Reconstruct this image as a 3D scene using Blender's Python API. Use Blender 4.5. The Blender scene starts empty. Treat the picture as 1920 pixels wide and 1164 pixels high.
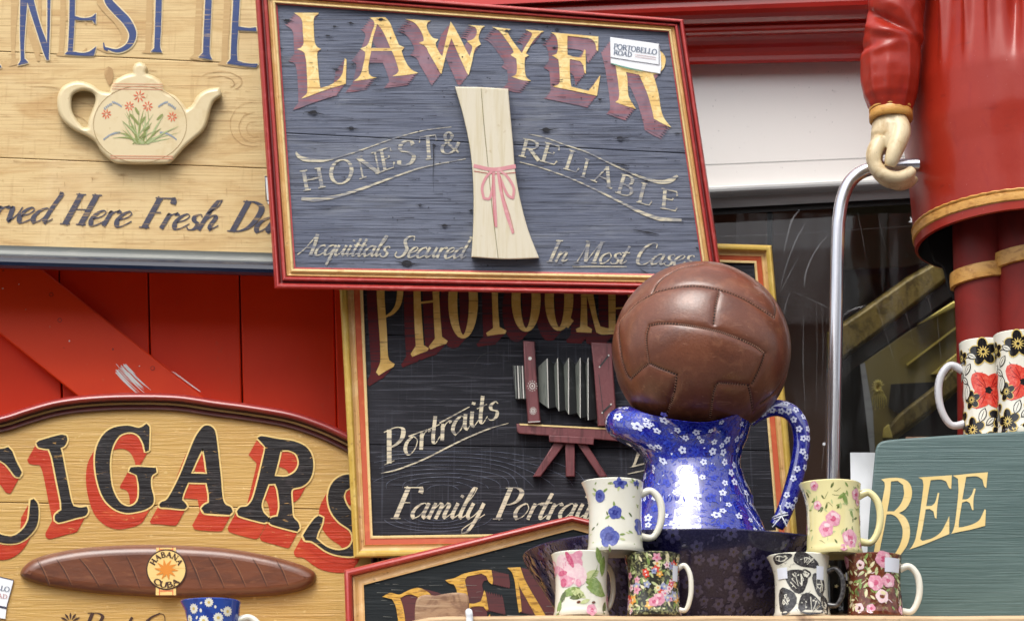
import bpy, bmesh, math, random
from mathutils import Vector, Matrix, geometry, noise as mnoise
from math import sin, cos, pi, radians
random.seed(7)
SC = bpy.context.scene
COL = SC.collection

# ---------------------------------------------------------------- camera, sky, sun, exposure
W, H, F = 1920.0, 1164.0, 5333.33
PITCH = radians(14)
CAM = Vector((0.0, -3.5, 1.62))
cd = bpy.data.cameras.new('camera'); cam = bpy.data.objects.new('camera', cd); COL.objects.link(cam)
cam.location = CAM; cam.rotation_euler = (pi/2 + PITCH, 0, 0)
cd.sensor_width = 36.0; cd.lens = 100.0; cd.clip_end = 500; cd.clip_start = 0.05
cd.dof.use_dof = True; cd.dof.focus_distance = 3.64; cd.dof.aperture_fstop = 10.0
SC.camera = cam
SUN_EL, SUN_AZ = radians(56), radians(200)      # compass style: 180 = behind the camera
wd = bpy.data.worlds.new('World'); SC.world = wd; wd.use_nodes = True
nt = wd.node_tree; bg = nt.nodes['Background']
sky = nt.nodes.new('ShaderNodeTexSky'); sky.sky_type = 'NISHITA'; sky.sun_disc = False
sky.sun_elevation = SUN_EL; sky.sun_rotation = SUN_AZ; sky.dust_density = 4.0; sky.air_density = 1.0; sky.ozone_density = 0.6
hs = nt.nodes.new('ShaderNodeHueSaturation'); hs.inputs['Saturation'].default_value = 0.35   # thin cloud takes most of the blue out
nt.links.new(sky.outputs[0], hs.inputs['Color']); nt.links.new(hs.outputs[0], bg.inputs[0]); bg.inputs[1].default_value = 0.15
sd = bpy.data.lights.new('sun', 'SUN'); sun = bpy.data.objects.new('sun', sd); COL.objects.link(sun)
sd.energy = 1.2; sd.angle = radians(34); sd.color = (1.0, 0.96, 0.9)
sv = Vector((sin(SUN_AZ)*cos(SUN_EL), cos(SUN_AZ)*cos(SUN_EL), sin(SUN_EL)))   # towards the sun
sun.rotation_euler = sv.to_track_quat('Z', 'Y').to_euler()
SC.view_settings.view_transform = 'Standard'; SC.view_settings.look = 'None'
SC.view_settings.exposure = 0.58; SC.view_settings.gamma = 1.0

# ---------------------------------------------------------------- photo pixel -> world
RX = Vector((1, 0, 0)); UP = Vector((0, -sin(PITCH), cos(PITCH))); FW = Vector((0, cos(PITCH), sin(PITCH)))
def ray(px, py): return RX*((px-W/2)/F) + UP*((H/2-py)/F) + FW
def P(px, py, Y):
    d = ray(px, py); return CAM + d*((Y-CAM.y)/d.y)
def mpp(px, py, Y):                              # metres per photo pixel there
    return (P(px, py, Y)-CAM).dot(FW)/F
class Plane:
    def __init__(s, px, py, Y, nx=0.0, nz=0.0):
        s.p = P(px, py, Y); s.n = Vector((nx, -1, nz)).normalized(); s.s = mpp(px, py, Y)
    def at(s, px, py, lift=0.0):
        d = ray(px, py); t = ((s.p+s.n*lift-CAM).dot(s.n))/d.dot(s.n); return CAM + d*t

# ---------------------------------------------------------------- objects
def thing(name, label, cat, loc, group=None):
    o = bpy.data.objects.new(name, None); COL.objects.link(o); o.location = loc
    o.empty_display_size = 0.05
    o['label'] = label; o['category'] = cat
    if group: o['group'] = group
    return o
def origin_of(o):
    v = Vector((0, 0, 0))
    while o: v += o.location; o = o.parent
    return v
class MB:
    def __init__(s): s.v = []; s.f = []; s.m = []; s.mats = []
    def mi(s, m):
        if m not in s.mats: s.mats.append(m)
        return s.mats.index(m)
    def add(s, vs, fs, m):
        b = len(s.v); s.v += [Vector(v) for v in vs]; k = s.mi(m)
        for f in fs: s.f.append([b+i for i in f]); s.m.append(k)
    def build(s, name, parent=None, smooth=30, label=None):
        me = bpy.data.meshes.new(name); o = bpy.data.objects.new(name, me); COL.objects.link(o)
        if parent is not None:
            o.parent = parent; off = origin_of(parent)
        else:
            off = sum(s.v, Vector())/max(1, len(s.v)); o.location = off
        me.from_pydata([v-off for v in s.v], [], s.f)
        for m in s.mats: me.materials.append(m)
        me.polygons.foreach_set('material_index', s.m)
        me.validate(); me.update()
        if smooth:
            me.polygons.foreach_set('use_smooth', [True]*len(me.polygons))
            me.set_sharp_from_angle(angle=radians(smooth))
        if label: o['label'] = label
        return o

# ---------------------------------------------------------------- 2-D helpers (photo pixels)
def cr(ox, oy, s):
    return lambda pts: [(ox+x/s, oy+y/s) for x, y in pts]
def sub(a, b): return (a[0]-b[0], a[1]-b[1])
def csm(pts, closed=True, ang=48, n=5):
    """round a traced outline: Catmull-Rom through the points, corners sharper than ang stay"""
    N = len(pts); out = []; corner = []
    for i in range(N):
        if not closed and i in (0, N-1): corner.append(True); continue
        a = sub(pts[i], pts[i-1]); b = sub(pts[(i+1) % N], pts[i])
        d = abs(math.atan2(a[0]*b[1]-a[1]*b[0], a[0]*b[0]+a[1]*b[1])); corner.append(math.degrees(d) > ang)
    for i in range(N if closed else N-1):
        p0, p1, p2, p3 = pts[i-1], pts[i], pts[(i+1) % N], pts[(i+2) % N]
        if corner[i]: t1 = sub(p2, p1)
        else: t1 = ((p2[0]-p0[0])/2, (p2[1]-p0[1])/2)
        if corner[(i+1) % N]: t2 = sub(p2, p1)
        else: t2 = ((p3[0]-p1[0])/2, (p3[1]-p1[1])/2)
        L = math.hypot(*sub(p2, p1))
        for t in (t1, t2): pass
        l1 = math.hypot(*t1) or 1; l2 = math.hypot(*t2) or 1
        k1 = min(1, L/l1); k2 = min(1, L/l2)
        for k in range(n):
            t = k/n; h1 = 2*t**3-3*t*t+1; h2 = t**3-2*t*t+t; h3 = -2*t**3+3*t*t; h4 = t**3-t*t
            out.append((h1*p1[0]+h2*t1[0]*k1+h3*p2[0]+h4*t2[0]*k2, h1*p1[1]+h2*t1[1]*k1+h3*p2[1]+h4*t2[1]*k2))
    if not closed: out.append(pts[-1])
    return out
def area(p): return sum(p[i-1][0]*p[i][1]-p[i][0]*p[i-1][1] for i in range(len(p)))/2
def offset(p, d):
    """move a closed loop inward by d pixels (mitred)"""
    s = 1 if area(p) > 0 else -1; N = len(p); out = []
    for i in range(N):
        a = sub(p[i], p[i-1]); b = sub(p[(i+1) % N], p[i]); la = math.hypot(*a) or 1; lb = math.hypot(*b) or 1
        na = (-a[1]/la*s, a[0]/la*s); nb = (-b[1]/lb*s, b[0]/lb*s)
        m = (na[0]+nb[0], na[1]+nb[1]); q = max(0.35, (m[0]**2+m[1]**2)/2)
        out.append((p[i][0]+m[0]*d/q, p[i][1]+m[1]*d/q))
    return out
def tess(loops):
    vs = [[Vector((x, y, 0)) for x, y in l] for l in loops]
    return geometry.tessellate_polygon(vs)
def lerp(a, b, t): return a+(b-a)*t
def lp(a, b, t): return (a[0]+(b[0]-a[0])*t, a[1]+(b[1]-a[1])*t)

def sheet(mb, pl, loops, lift, m):
    fl = [p for l in loops for p in l]
    vs = [pl.at(x, y, lift) for x, y in fl]
    fs = []
    for a, b, c in tess(loops):
        n = (vs[b]-vs[a]).cross(vs[c]-vs[a])
        if n.length < 1e-12: continue
        fs.append((a, b, c) if n.dot(pl.n) > 0 else (a, c, b))
    mb.add(vs, fs, m)
def slab(mb, pl, loops, l0, l1, m, bev=0.0, seg=3, side=None, h=None):
    """an outline cut out of a board lying on the plane: rounded front edge, real thickness.
       bev in pixels across, h the height of the rounding"""
    side = side or m
    rings = []
    hh = (bev*pl.s if h is None else h)
    for L in loops:
        hole = L is not loops[0]
        rr = [(L, l0)]
        if bev:
            for k in range(seg+1):
                a = k/seg*pi/2
                rr.append((offset(L, (bev if not hole else -bev)*(1-cos(a))), l1-hh+hh*sin(a)))
        else: rr.append((L, l1))
        rings.append(rr)
    for L, rr in zip(loops, rings):
        n = len(L); vs = [pl.at(x, y, z) for R, z in rr for x, y in R]
        cw = (area(L) > 0) ^ (L is not loops[0]); fs = []
        for k in range(len(rr)-1):
            for i in range(n):
                j = (i+1) % n; q = (k*n+i, k*n+j, (k+1)*n+j, (k+1)*n+i)
                fs.append(q if not cw else q[::-1])
        if bev and side is not m: mb.add(vs, [f for f in fs if min(f) < n], side); mb.add(vs, [f for f in fs if min(f) >= n], m)
        else: mb.add(vs, fs, side if not bev else m)
    sheet(mb, pl, [rr[-1][0] for rr in rings], l1, m)

def ribbon_pts(pts, ws):
    n = len(pts); L = []; R = []
    for i in range(n):
        a = pts[max(0, i-1)]; b = pts[min(n-1, i+1)]; d = sub(b, a); l = math.hypot(*d) or 1
        nx, ny = -d[1]/l, d[0]/l; w = ws[i]/2
        L.append((pts[i][0]+nx*w, pts[i][1]+ny*w)); R.append((pts[i][0]-nx*w, pts[i][1]-ny*w))
    return L, R
class Pen:
    """paint laid on a plane: polygons and brush strokes as thin sheets"""
    def __init__(s, pl, base=0.0007): s.pl = pl; s.mb = MB(); s.base = base; s.k = 0
    def z(s): s.k += 1; return s.base+(s.k % 14)*0.00003
    def poly(s, loops, m, smooth=True, ang=48, n=4, dz=0):
        if smooth: loops = [csm(l, True, ang, n) for l in loops]
        sheet(s.mb, s.pl, loops, s.z()+dz, m); return loops
    def ext(s, loops, m, off, steps=6, dz=0, ang=48):
        loops = [csm(l, True, ang, 4) for l in loops]
        for k in range(steps+1):
            t = k/steps
            sheet(s.mb, s.pl, [[(x+off[0]*t, y+off[1]*t) for x, y in l] for l in loops], s.z()+dz, m)
    def stroke(s, pts, ws, m, smooth=True, dz=0, n=6):
        if not isinstance(ws, (list, tuple)): ws = [ws]*len(pts)
        if smooth and len(pts) > 2:
            P2 = csm(pts, False, 75, n)
            W2 = []
            for i in range(len(pts)-1):
                for k in range(n): W2.append(lerp(ws[i], ws[i+1], k/n))
            W2.append(ws[-1]); pts, ws = P2, W2
        L, R = ribbon_pts(pts, ws); z = s.z()+dz
        vs = []; fs = []
        for a, b in zip(L, R): vs += [s.pl.at(*a, z), s.pl.at(*b, z)]
        for i in range(len(pts)-1):
            a, b, c, d = 2*i, 2*i+1, 2*i+3, 2*i+2
            nrm = (vs[b]-vs[a]).cross(vs[d]-vs[a])
            fs.append((a, b, c, d) if nrm.dot(s.pl.n) > 0 else (d, c, b, a))
        s.mb.add(vs, fs, m)
    def nib(s, pts, thick, thin, m, sym=False, dz=0, n=6):
        if len(pts) > 2: pts = csm(pts, False, 100, n)
        ws = []
        for i in range(len(pts)):
            a = pts[max(0, i-1)]; b = pts[min(len(pts)-1, i+1)]; d = sub(b, a); l = math.hypot(*d) or 1
            c = d[1]/l; c = abs(c) if sym else max(0, c)
            ws.append(thin+(thick-thin)*c**1.6)
        ws2 = [sum(ws[max(0, i-1):i+2])/len(ws[max(0, i-1):i+2]) for i in range(len(ws))]
        s.stroke(pts, ws2, m, smooth=False, dz=dz)
    def dot(s, x, y, r, m, ry=None, n=10, dz=0, rot=0):
        ry = ry or r
        c, sn = cos(rot), sin(rot)
        l = [(x+cos(a)*r*c-sin(a)*ry*sn, y+cos(a)*r*sn+sin(a)*ry*c) for a in [2*pi*i/n for i in range(n)]]
        sheet(s.mb, s.pl, [l], s.z()+dz, m)
    def ring(s, x, y, rx, ry, w, m, n=40, dz=0, rot=0):
        pts = [(x+cos(a)*rx*cos(rot)-sin(a)*ry*sin(rot), y+cos(a)*rx*sin(rot)+sin(a)*ry*cos(rot)) for a in [2*pi*i/n for i in range(n+1)]]
        s.stroke(pts, w, m, smooth=False, dz=dz)
    def build(s, name, parent, label=None):
        o = s.mb.build(name, parent, smooth=0, label=label); s.mb = MB(); return o

def absorb(o, pen):
    """surface marks become part of the mesh they lie on"""
    mb = pen.mb; pen.mb = MB(); off = origin_of(o); bm = bmesh.new(); bm.from_mesh(o.data); base = len(o.data.materials)
    for m in mb.mats: o.data.materials.append(m)
    vs = [bm.verts.new(v-off) for v in mb.v]
    for f, k in zip(mb.f, mb.m):
        try: bf = bm.faces.new([vs[i] for i in f]); bf.material_index = base+k
        except ValueError: pass
    bm.to_mesh(o.data); bm.free()

# roman brush letters: unit height, T thick stem with serifs, t thick without, h hair line, c curve with contrast
ROM = {
 'H': (.95, [('T', (.17,0),(.17,1)), ('T', (.77,0),(.77,1)), ('h', (.17,.5),(.77,.5))]),
 'O': (.98, [('o', (.48,.5), .42, .5)]),
 'N': (1.0, [('S', (.17,0),(.17,1)), ('t', (.1,1),(.84,0)), ('S', (.84,0),(.84,1))]),
 'E': (.82, [('T', (.2,0),(.2,1)), ('h', (.2,.98),(.7,.98),(.73,.78)), ('h', (.2,.52),(.55,.52),(.56,.62)), ('h', (.2,.02),(.7,.02),(.78,.24))]),
 'S': (.66, [('c', (.56,.76),(.5,.95),(.3,1.0),(.12,.84),(.18,.64),(.42,.47),(.56,.27),(.46,.05),(.25,0),(.07,.1),(.05,.27))]),
 'T': (.84, [('T', (.42,0),(.42,1)), ('h', (.02,.76),(.06,.98),(.78,.98),(.82,.76))]),
 '&': (.98, [('c', (.88,.5),(.7,.15),(.4,0),(.15,.1),(.12,.35),(.4,.58),(.55,.8),(.4,1),(.22,.88),(.3,.6),(.6,.25),(.9,.02))]),
 'R': (.9, [('T', (.2,0),(.2,1)), ('c', (.2,.98),(.45,.98),(.64,.88),(.66,.7),(.52,.54),(.2,.5)), ('t', (.42,.5),(.88,0))]),
 'L': (.76, [('T', (.2,0),(.2,1)), ('h', (.2,.02),(.66,.02),(.74,.26))]),
 'I': (.42, [('T', (.2,0),(.2,1))]),
 'A': (.94, [('S', (.1,0),(.46,1)), ('t', (.44,1),(.8,0)), ('h', (.25,.36),(.66,.36)), ('h', (.66,.01),(.93,.01)), ]),
 'B': (.84, [('T', (.2,0),(.2,1)), ('c', (.2,.98),(.45,.98),(.6,.88),(.6,.68),(.46,.54),(.2,.52)), ('c', (.4,.52),(.62,.46),(.72,.28),(.62,.08),(.4,.02),(.2,.02))]),
 'C': (.9, [('c', (.8,.76),(.66,.96),(.42,1),(.16,.82),(.06,.5),(.16,.16),(.42,0),(.68,.06),(.84,.26))]),
 'U': (.95, [('S', (.17,.3),(.17,1)), ('c', (.17,.9),(.17,.3),(.3,.04),(.5,0),(.7,.08),(.78,.3),(.78,1))]),
 'P': (.78, [('T', (.2,0),(.2,1)), ('c', (.2,.98),(.45,.98),(.64,.88),(.66,.7),(.52,.52),(.2,.46))]),
 'D': (.92, [('T', (.2,0),(.2,1)), ('c', (.2,.98),(.5,.96),(.74,.8),(.82,.5),(.74,.2),(.5,.04),(.2,.02))]),
 ' ': (.45, [])}
def rom_letter(pen, ch, o, ex, ey, m, thick=.15, hair=.05, dz=0):
    """o: bottom left in photo px; ex, ey: px vectors of one unit right / up"""
    def q(p): return (o[0]+ex[0]*p[0]+ey[0]*p[1], o[1]+ex[1]*p[0]+ey[1]*p[1])
    u = (math.hypot(*ex)+math.hypot(*ey))/2
    for st in ROM[ch][1]:
        k = st[0]
        if k in 'TtS':
            w = thick*u if k != 'S' else thick*u*.45
            pen.stroke([q(st[1]), q(st[2])], [w, w], m, smooth=False, dz=dz)
            if k in 'TS':
                for e in st[1:3]:
                    if ch == 'A' and e[1] == 1: continue
                    yy = e[1]+(.015 if e[1] < .5 else -.015)
                    pen.stroke([q((e[0]-.15, yy)), q((e[0]+.15, yy))], hair*u, m, smooth=False, dz=dz)
        elif k == 'h': pen.stroke([q(p) for p in st[1:]], [hair*u]*(len(st)-2)+[hair*u*1.8], m, smooth=False, dz=dz)
        elif k == 'c':
            pen.nib([q(p) for p in st[1:]], thick*u, hair*u, m, sym=True, dz=dz)
        elif k == 'o':
            c = st[1]; pts = [q((c[0]+st[2]*cos(a), c[1]+st[3]*sin(a))) for a in [2*pi*i/28 for i in range(29)]]
            pen.nib(pts, thick*u, hair*u, m, sym=True, dz=dz, n=1)
def rom_text(pen, text, p0, p1, h, m, thick=.15, hair=.05, dz=0):
    d = sub(p1, p0); L = math.hypot(*d); ux = (d[0]/L, d[1]/L); uy = (ux[1], -ux[0])
    tot = sum(ROM[c][0] for c in text); sx = L/tot; x = 0
    for c in text:
        rom_letter(pen, c, (p0[0]+ux[0]*x, p0[1]+ux[1]*x), (ux[0]*sx, ux[1]*sx), (uy[0]*h, uy[1]*h), m, thick, hair, dz)
        x += ROM[c][0]*sx

# sign-writer's script: x-height 1, strokes drawn with a pen that is thick going down
SCR = {
 'a': (.86, [[(.62,.82),(.44,1),(.16,.78),(.05,.38),(.18,.02),(.42,.18),(.6,.6)], [(.66,1.0),(.62,.3),(.72,.02),(.96,.32)]]),
 'c': (.66, [[(.6,.76),(.48,1),(.18,.8),(.05,.38),(.2,.0),(.45,.08),(.72,.38)]]),
 'd': (.9, [[(.62,.82),(.44,1),(.16,.78),(.05,.38),(.18,.02),(.42,.18),(.6,.6)], [(.62,2.05),(.76,1.95),(.68,1.2),(.62,.3),(.72,.02),(.96,.32)]]),
 'e': (.64, [[(.1,.42),(.42,.6),(.54,.85),(.38,1),(.15,.78),(.05,.38),(.2,0),(.45,.08),(.72,.38)]]),
 'f': (.6, [[(.7,1.8),(.5,2.0),(.3,1.5),(.2,0)], [(.0,1),(.5,1)]]),
 'h': (.86, [[(.1,1.1),(.4,1.6),(.42,2.02),(.26,1.9),(.14,1.2),(.08,0)], [(.1,.5),(.38,.98),(.56,.86),(.52,.35),(.6,.02),(.88,.34)]]),
 'i': (.4, [[(.12,1),(.08,.3),(.18,.02),(.42,.32)], [(.2,1.5),(.17,1.36)]]),
 'l': (.4, [[(.0,.5),(.32,1.5),(.36,1.95),(.22,1.95),(.12,1.2),(.08,.3),(.18,.02),(.42,.32)]]),
 'm': (1.14, [[(.04,.84),(.14,1),(.1,0)], [(.12,.5),(.38,1),(.5,.86),(.46,0)], [(.48,.5),(.74,1),(.86,.86),(.82,.3),(.9,.02),(1.14,.34)]]),
 'n': (.8, [[(.04,.84),(.14,1),(.1,0)], [(.12,.5),(.38,1),(.52,.86),(.48,.3),(.56,.02),(.8,.34)]]),
 'o': (.7, [[(.38,1),(.12,.78),(.05,.38),(.22,0),(.5,.2),(.62,.65),(.46,.96),(.36,.98)]]),
 'q': (.8, [[(.62,.82),(.44,1),(.16,.78),(.05,.38),(.18,.02),(.42,.18),(.6,.6)], [(.66,1),(.6,0),(.56,-.9)], [(.5,-.55),(.8,-.3)]]),
 'r': (.56, [[(.04,.84),(.14,1),(.1,0)], [(.1,.5),(.28,.92),(.46,1.02),(.52,.86)]]),
 's': (.56, [[(.5,.82),(.38,1),(.16,.88),(.2,.62),(.46,.36),(.4,.05),(.18,0),(.02,.18)]]),
 't': (.44, [[(.22,1.65),(.12,.6),(.12,.15),(.22,.02),(.44,.32)], [(-.06,1.03),(.42,1.05)]]),
 'u': (.84, [[(.1,1),(.05,.3),(.18,.0),(.4,.25),(.58,.7)], [(.62,1),(.58,.3),(.68,.02),(.9,.32)]]),
 'v': (.62, [[(.0,.9),(.12,1),(.22,.3),(.26,0),(.5,.5),(.56,1)]]),
 'y': (.84, [[(.1,1),(.05,.3),(.18,.0),(.4,.25),(.58,.7)], [(.62,1),(.56,0),(.4,-.75),(.14,-.9),(.1,-.6),(.9,.3)]]),
 'A': (1.1, [[(-.1,.02),(.25,.6),(.72,2.0)], [(.7,2.02),(.84,1),(.86,.0)], [(.3,.72),(.84,.72)], [(.7,.03),(1.02,.03)]]),
 'S': (.95, [[(.95,1.6),(.84,1.98),(.5,1.95),(.32,1.6),(.5,1.15),(.72,.75),(.62,.15),(.3,-.02),(.04,.18),(.06,.5)]]),
 'I': (.55, [[(.3,2),(.3,0)], [(.08,1.97),(.52,1.97)], [(.08,.03),(.52,.03)]]),
 'M': (1.45, [[(.1,.0),(.22,1),(.26,2)], [(.26,2),(.45,1),(.66,.05)], [(.66,.05),(.85,1),(1.08,2)], [(1.1,2),(1.14,1),(1.16,0)], [(-.06,.03),(.28,.03)], [(1.0,.03),(1.36,.03)], [(.1,1.97),(.3,1.97)], [(1.05,1.97),(1.3,1.97)]]),
 'C': (1.0, [[(.98,1.5),(.9,1.92),(.62,2.0),(.28,1.6),(.12,.9),(.22,.2),(.5,-.02),(.8,.15),(1.0,.5)]]),
 'H': (1.3, [[(.25,2),(.25,0)], [(.98,2),(.98,0)], [(.25,1),(.98,1)], [(.02,1.97),(.48,1.97)], [(.02,.03),(.48,.03)], [(.76,1.97),(1.22,1.97)], [(.76,.03),(1.22,.03)]]),
 'F': (1.0, [[(.3,2),(.3,0)], [(.08,1.96),(.98,1.96),(1.02,1.6)], [(.3,1.02),(.7,1.02)], [(.06,.03),(.55,.03)]]),
 'D': (1.25, [[(.3,2),(.3,0)], [(.05,1.97),(.6,1.95),(1.05,1.6),(1.1,1.0),(.95,.35),(.6,.05),(.05,.03)]]),
 'P': (1.02, [[(.3,2),(.3,0)], [(.05,1.97),(.6,1.97),(.95,1.7),(.92,1.2),(.65,.95),(.3,.92)], [(.06,.03),(.55,.03)]]),
 'B': (1.05, [[(.3,2),(.3,0)], [(.05,1.97),(.6,1.97),(.9,1.7),(.85,1.25),(.6,1.05),(.3,1.02)], [(.6,1.04),(.95,.8),(.98,.4),(.7,.05),(.05,.03)]]),
 'Q': (1.3, [[(.65,2),(.25,1.6),(.1,.9),(.3,.1),(.65,-.02),(1.0,.5),(1.1,1.2),(.9,1.85),(.62,2.0)], [(.6,.3),(.8,.1),(1.2,-.3)]]),
 ' ': (.5, [])}
def scr_text(pen, text, p0, p1, xh, m, slant=.35, thick=.2, thin=.06, dz=0):
    d = sub(p1, p0); L = math.hypot(*d); ux = (d[0]/L, d[1]/L); uy = (ux[1], -ux[0])
    tot = sum(SCR[c][0] for c in text); sx = L/tot; x = 0
    for c in text:
        for st in SCR[c][1]:
            pts = []
            for gx, gy in st:
                X = x+gx*sx+slant*gy*xh; Yv = gy*xh
                pts.append((p0[0]+ux[0]*X+uy[0]*Yv, p0[1]+ux[1]*X+uy[1]*Yv))
            pen.nib(pts, thick*xh*(1.25 if c.isupper() else 1), thin*xh, m, dz=dz)
        x += SCR[c][0]*sx

# ---------------------------------------------------------------- materials
def S(r, g, b):
    f = lambda c: (c/255)/12.92 if c/255 <= .04045 else ((c/255+.055)/1.055)**2.4
    return (f(r), f(g), f(b))
def mk(name, col, rough=.5, layers=(), bump=None, metal=0.0, coat=0.0, spec=.5, coat_rough=.05, coat_ior=1.5):
    """layers: (scale(x,y,z), lo, hi, colour, amount, distortion) noise masks mixed over the base, in world position"""
    m = bpy.data.materials.new(name); m.use_nodes = True; t = m.node_tree; b = t.nodes['Principled BSDF']
    b.inputs['Roughness'].default_value = rough; b.inputs['Metallic'].default_value = metal
    b.inputs['Coat Weight'].default_value = coat; b.inputs['Coat IOR'].default_value = coat_ior; b.inputs['Coat Roughness'].default_value = coat_rough
    b.inputs['Specular IOR Level'].default_value = spec
    geo = t.nodes.new('ShaderNodeNewGeometry')
    rgb = t.nodes.new('ShaderNodeRGB'); rgb.outputs[0].default_value = (*col, 1); cur = rgb.outputs[0]
    def nz(sc, dist, k, det=5):
        mp = t.nodes.new('ShaderNodeMapping'); mp.inputs['Scale'].default_value = sc; mp.inputs['Location'].default_value = (k*1.7, k*.9, k*2.3)
        t.links.new(geo.outputs['Position'], mp.inputs['Vector'])
        n = t.nodes.new('ShaderNodeTexNoise'); n.inputs['Scale'].default_value = 1; n.inputs['Detail'].default_value = det
        n.inputs['Roughness'].default_value = .6; n.inputs['Distortion'].default_value = dist
        t.links.new(mp.outputs[0], n.inputs['Vector']); return n.outputs['Fac']
    for k, (sc, lo, hi, c, amt, dist) in enumerate(layers):
        f = nz(sc, dist, k+1)
        mr = t.nodes.new('ShaderNodeMapRange'); mr.interpolation_type = 'SMOOTHSTEP'
        mr.inputs['From Min'].default_value = lo; mr.inputs['From Max'].default_value = hi; mr.inputs['To Max'].default_value = amt
        t.links.new(f, mr.inputs['Value'])
        mx = t.nodes.new('ShaderNodeMix'); mx.data_type = 'RGBA'
        t.links.new(mr.outputs[0], mx.inputs['Factor']); t.links.new(cur, mx.inputs[6]); mx.inputs[7].default_value = (*c, 1)
        cur = mx.outputs[2]
    t.links.new(cur, b.inputs['Base Color'])
    if bump:
        sc, strength, dist = bump
        f = nz(sc, dist, 0)
        bp = t.nodes.new('ShaderNodeBump'); bp.inputs['Strength'].default_value = strength; bp.inputs['Distance'].default_value = .002
        t.links.new(f, bp.inputs['Height']); t.links.new(bp.outputs[0], b.inputs['Normal'])
    return m
# ---------------------------------------------------------------- paints and woods
GR = (7, 7, 300)
M = {}
M['tea_wood'] = mk('pale_varnished_wood', S(216,188,134), .55, [((5,5,26), .42, .68, S(190,150,92), .75, 1.2), ((9,9,420), .5, .68, S(160,116,66), .6, .4), ((160,160,14), .55, .75, S(170,128,78), .35, 0), ((4,4,5), .5, .75, S(228,206,160), .5, .5)], bump=((9,9,420), .25, .4))
M['tea_gap'] = mk('dark_seam', S(96,68,30), .8)
M['tea_blue'] = mk('worn_blue_paint', S(44,64,116), .6, [((12,12,420), .58, .66, S(196,166,118), .7, .3), ((8,8,8), .5, .7, S(62,86,140), .5, 0)])
M['tea_tan'] = mk('tan_paint', S(192,158,106), .6, [((12,12,420), .54, .66, S(214,186,134), .7, .3)])
M['tea_cream'] = mk('cream_paint', S(232,214,170), .6, [((12,12,420), .56, .66, S(214,186,134), .7, .3)])
M['script_navy'] = mk('faded_navy_paint', S(62,62,80), .6, [((12,12,420), .54, .64, S(170,140,92), .75, .3)])
M['navy_gloss'] = mk('navy_gloss_paint', S(14,26,50), .22, [((30,30,30), .6, .75, S(40,60,88), .5, 0)], coat=.6)
M['grey_gloss'] = mk('grey_paint', S(112,116,112), .4, [((20,20,200), .5, .7, S(150,150,140), .5, 0)])
M['law_wood'] = mk('weathered_slate_painted_wood', S(92,99,118), .5, [((6,6,7), .35, .7, S(114,121,138), .6, .3), ((9,9,430), .50, .60, S(46,50,64), .8, .6), ((5,5,16), .52, .68, S(138,143,152), .4, .8), ((16,16,900), .52, .62, S(84,92,112), .5, .2), ((70,70,300), .66, .72, S(28,32,44), .8, .5)], bump=((10,10,430), .5, .35), spec=.35)
M['law_gap'] = mk('black_seam', S(20,22,30), .9)
M['knot'] = mk('black_knot', S(24,25,32), .8, [((60,60,400), .5, .65, S(70,76,92), .7, .2)])
M['gold'] = mk('worn_gold_leaf', S(232,196,118), .42, [((70,70,90), .42, .62, S(246,224,160), .85, .6), ((14,14,420), .56, .64, S(180,132,66), .8, .4), ((140,140,160), .62, .70, S(140,100,56), .8, 0)], spec=.6)
M['law_red'] = mk('faded_red_shadow_paint', S(138,80,88), .6, [((12,12,430), .44, .56, S(94,90,108), .9, .4), ((10,10,16), .5, .68, S(108,92,108), .7, .6), ((14,14,14), .45, .65, S(166,128,140), .6, 0)])
M['law_cream'] = mk('worn_cream_paint', S(206,198,172), .6, [((14,14,430), .46, .56, S(98,104,122), .85, .4), ((40,40,60), .48, .66, S(110,116,132), .6, .5)])
M['rail_red'] = mk('rubbed_red_frame_paint', S(170,52,48), .36, [((60,60,60), .5, .72, S(196,100,94), .6, .5), ((150,150,150), .62, .72, S(104,30,24), .7, 0)], coat=.35, coat_rough=.2)
M['rail_dark'] = mk('dark_red_frame_groove', S(108,22,20), .45, [((60,60,60), .5, .7, S(140,40,30), .6, 0)], coat=.2)
M['rail_gold'] = mk('gold_frame_paint', S(206,164,106), .42, [((50,50,50), .45, .7, S(228,198,146), .6, .5), ((120,120,120), .6, .72, S(150,104,58), .7, 0)], coat=.15, coat_rough=.25)
M['rail_yellow'] = mk('ochre_gold_frame_paint', S(196,164,72), .42, [((50,50,50), .45, .7, S(220,194,110), .6, .5), ((120,120,120), .6, .72, S(140,104,44), .7, 0)], coat=.2, coat_rough=.2)
M['rail_orange'] = mk('orange_red_frame_paint', S(190,82,42), .45, [((60,60,60), .5, .7, S(206,112,62), .6, 0)], coat=.15)
M['rail_cream'] = mk('cream_frame_line', S(226,200,140), .5, [((90,90,90), .5, .7, S(180,140,80), .5, 0)])
M['brown_side'] = mk('dark_stained_edge', S(70,34,26), .6, [((30,30,30), .5, .7, S(96,52,38), .6, 0)])
M['pho_wood'] = mk('black_weathered_painted_wood', S(38,39,45), .55, [((6,6,8), .4, .7, S(52,53,60), .7, .6), ((8,8,360), .56, .64, S(92,94,104), .55, .9), ((330,330,7), .58, .68, S(74,77,88), .5, .2)], bump=((9,9,400), .5, .8), spec=.12)
M['pho_red'] = mk('dark_red_shadow_paint', S(92,34,38), .6, [((10,10,400), .5, .6, S(54,40,48), .85, .5)], spec=.15)
M['pho_gold'] = mk('aged_gold_paint', S(206,166,84), .42, [((60,60,60), .45, .65, S(226,194,118), .7, 0), ((14,14,420), .58, .64, S(120,86,40), .8, .3)])
M['pho_cream'] = mk('cream_script_paint', S(214,205,178), .55, [((14,14,420), .5, .58, S(84,84,90), .8, .4), ((50,50,70), .54, .68, S(110,108,106), .5, .5)])
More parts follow.
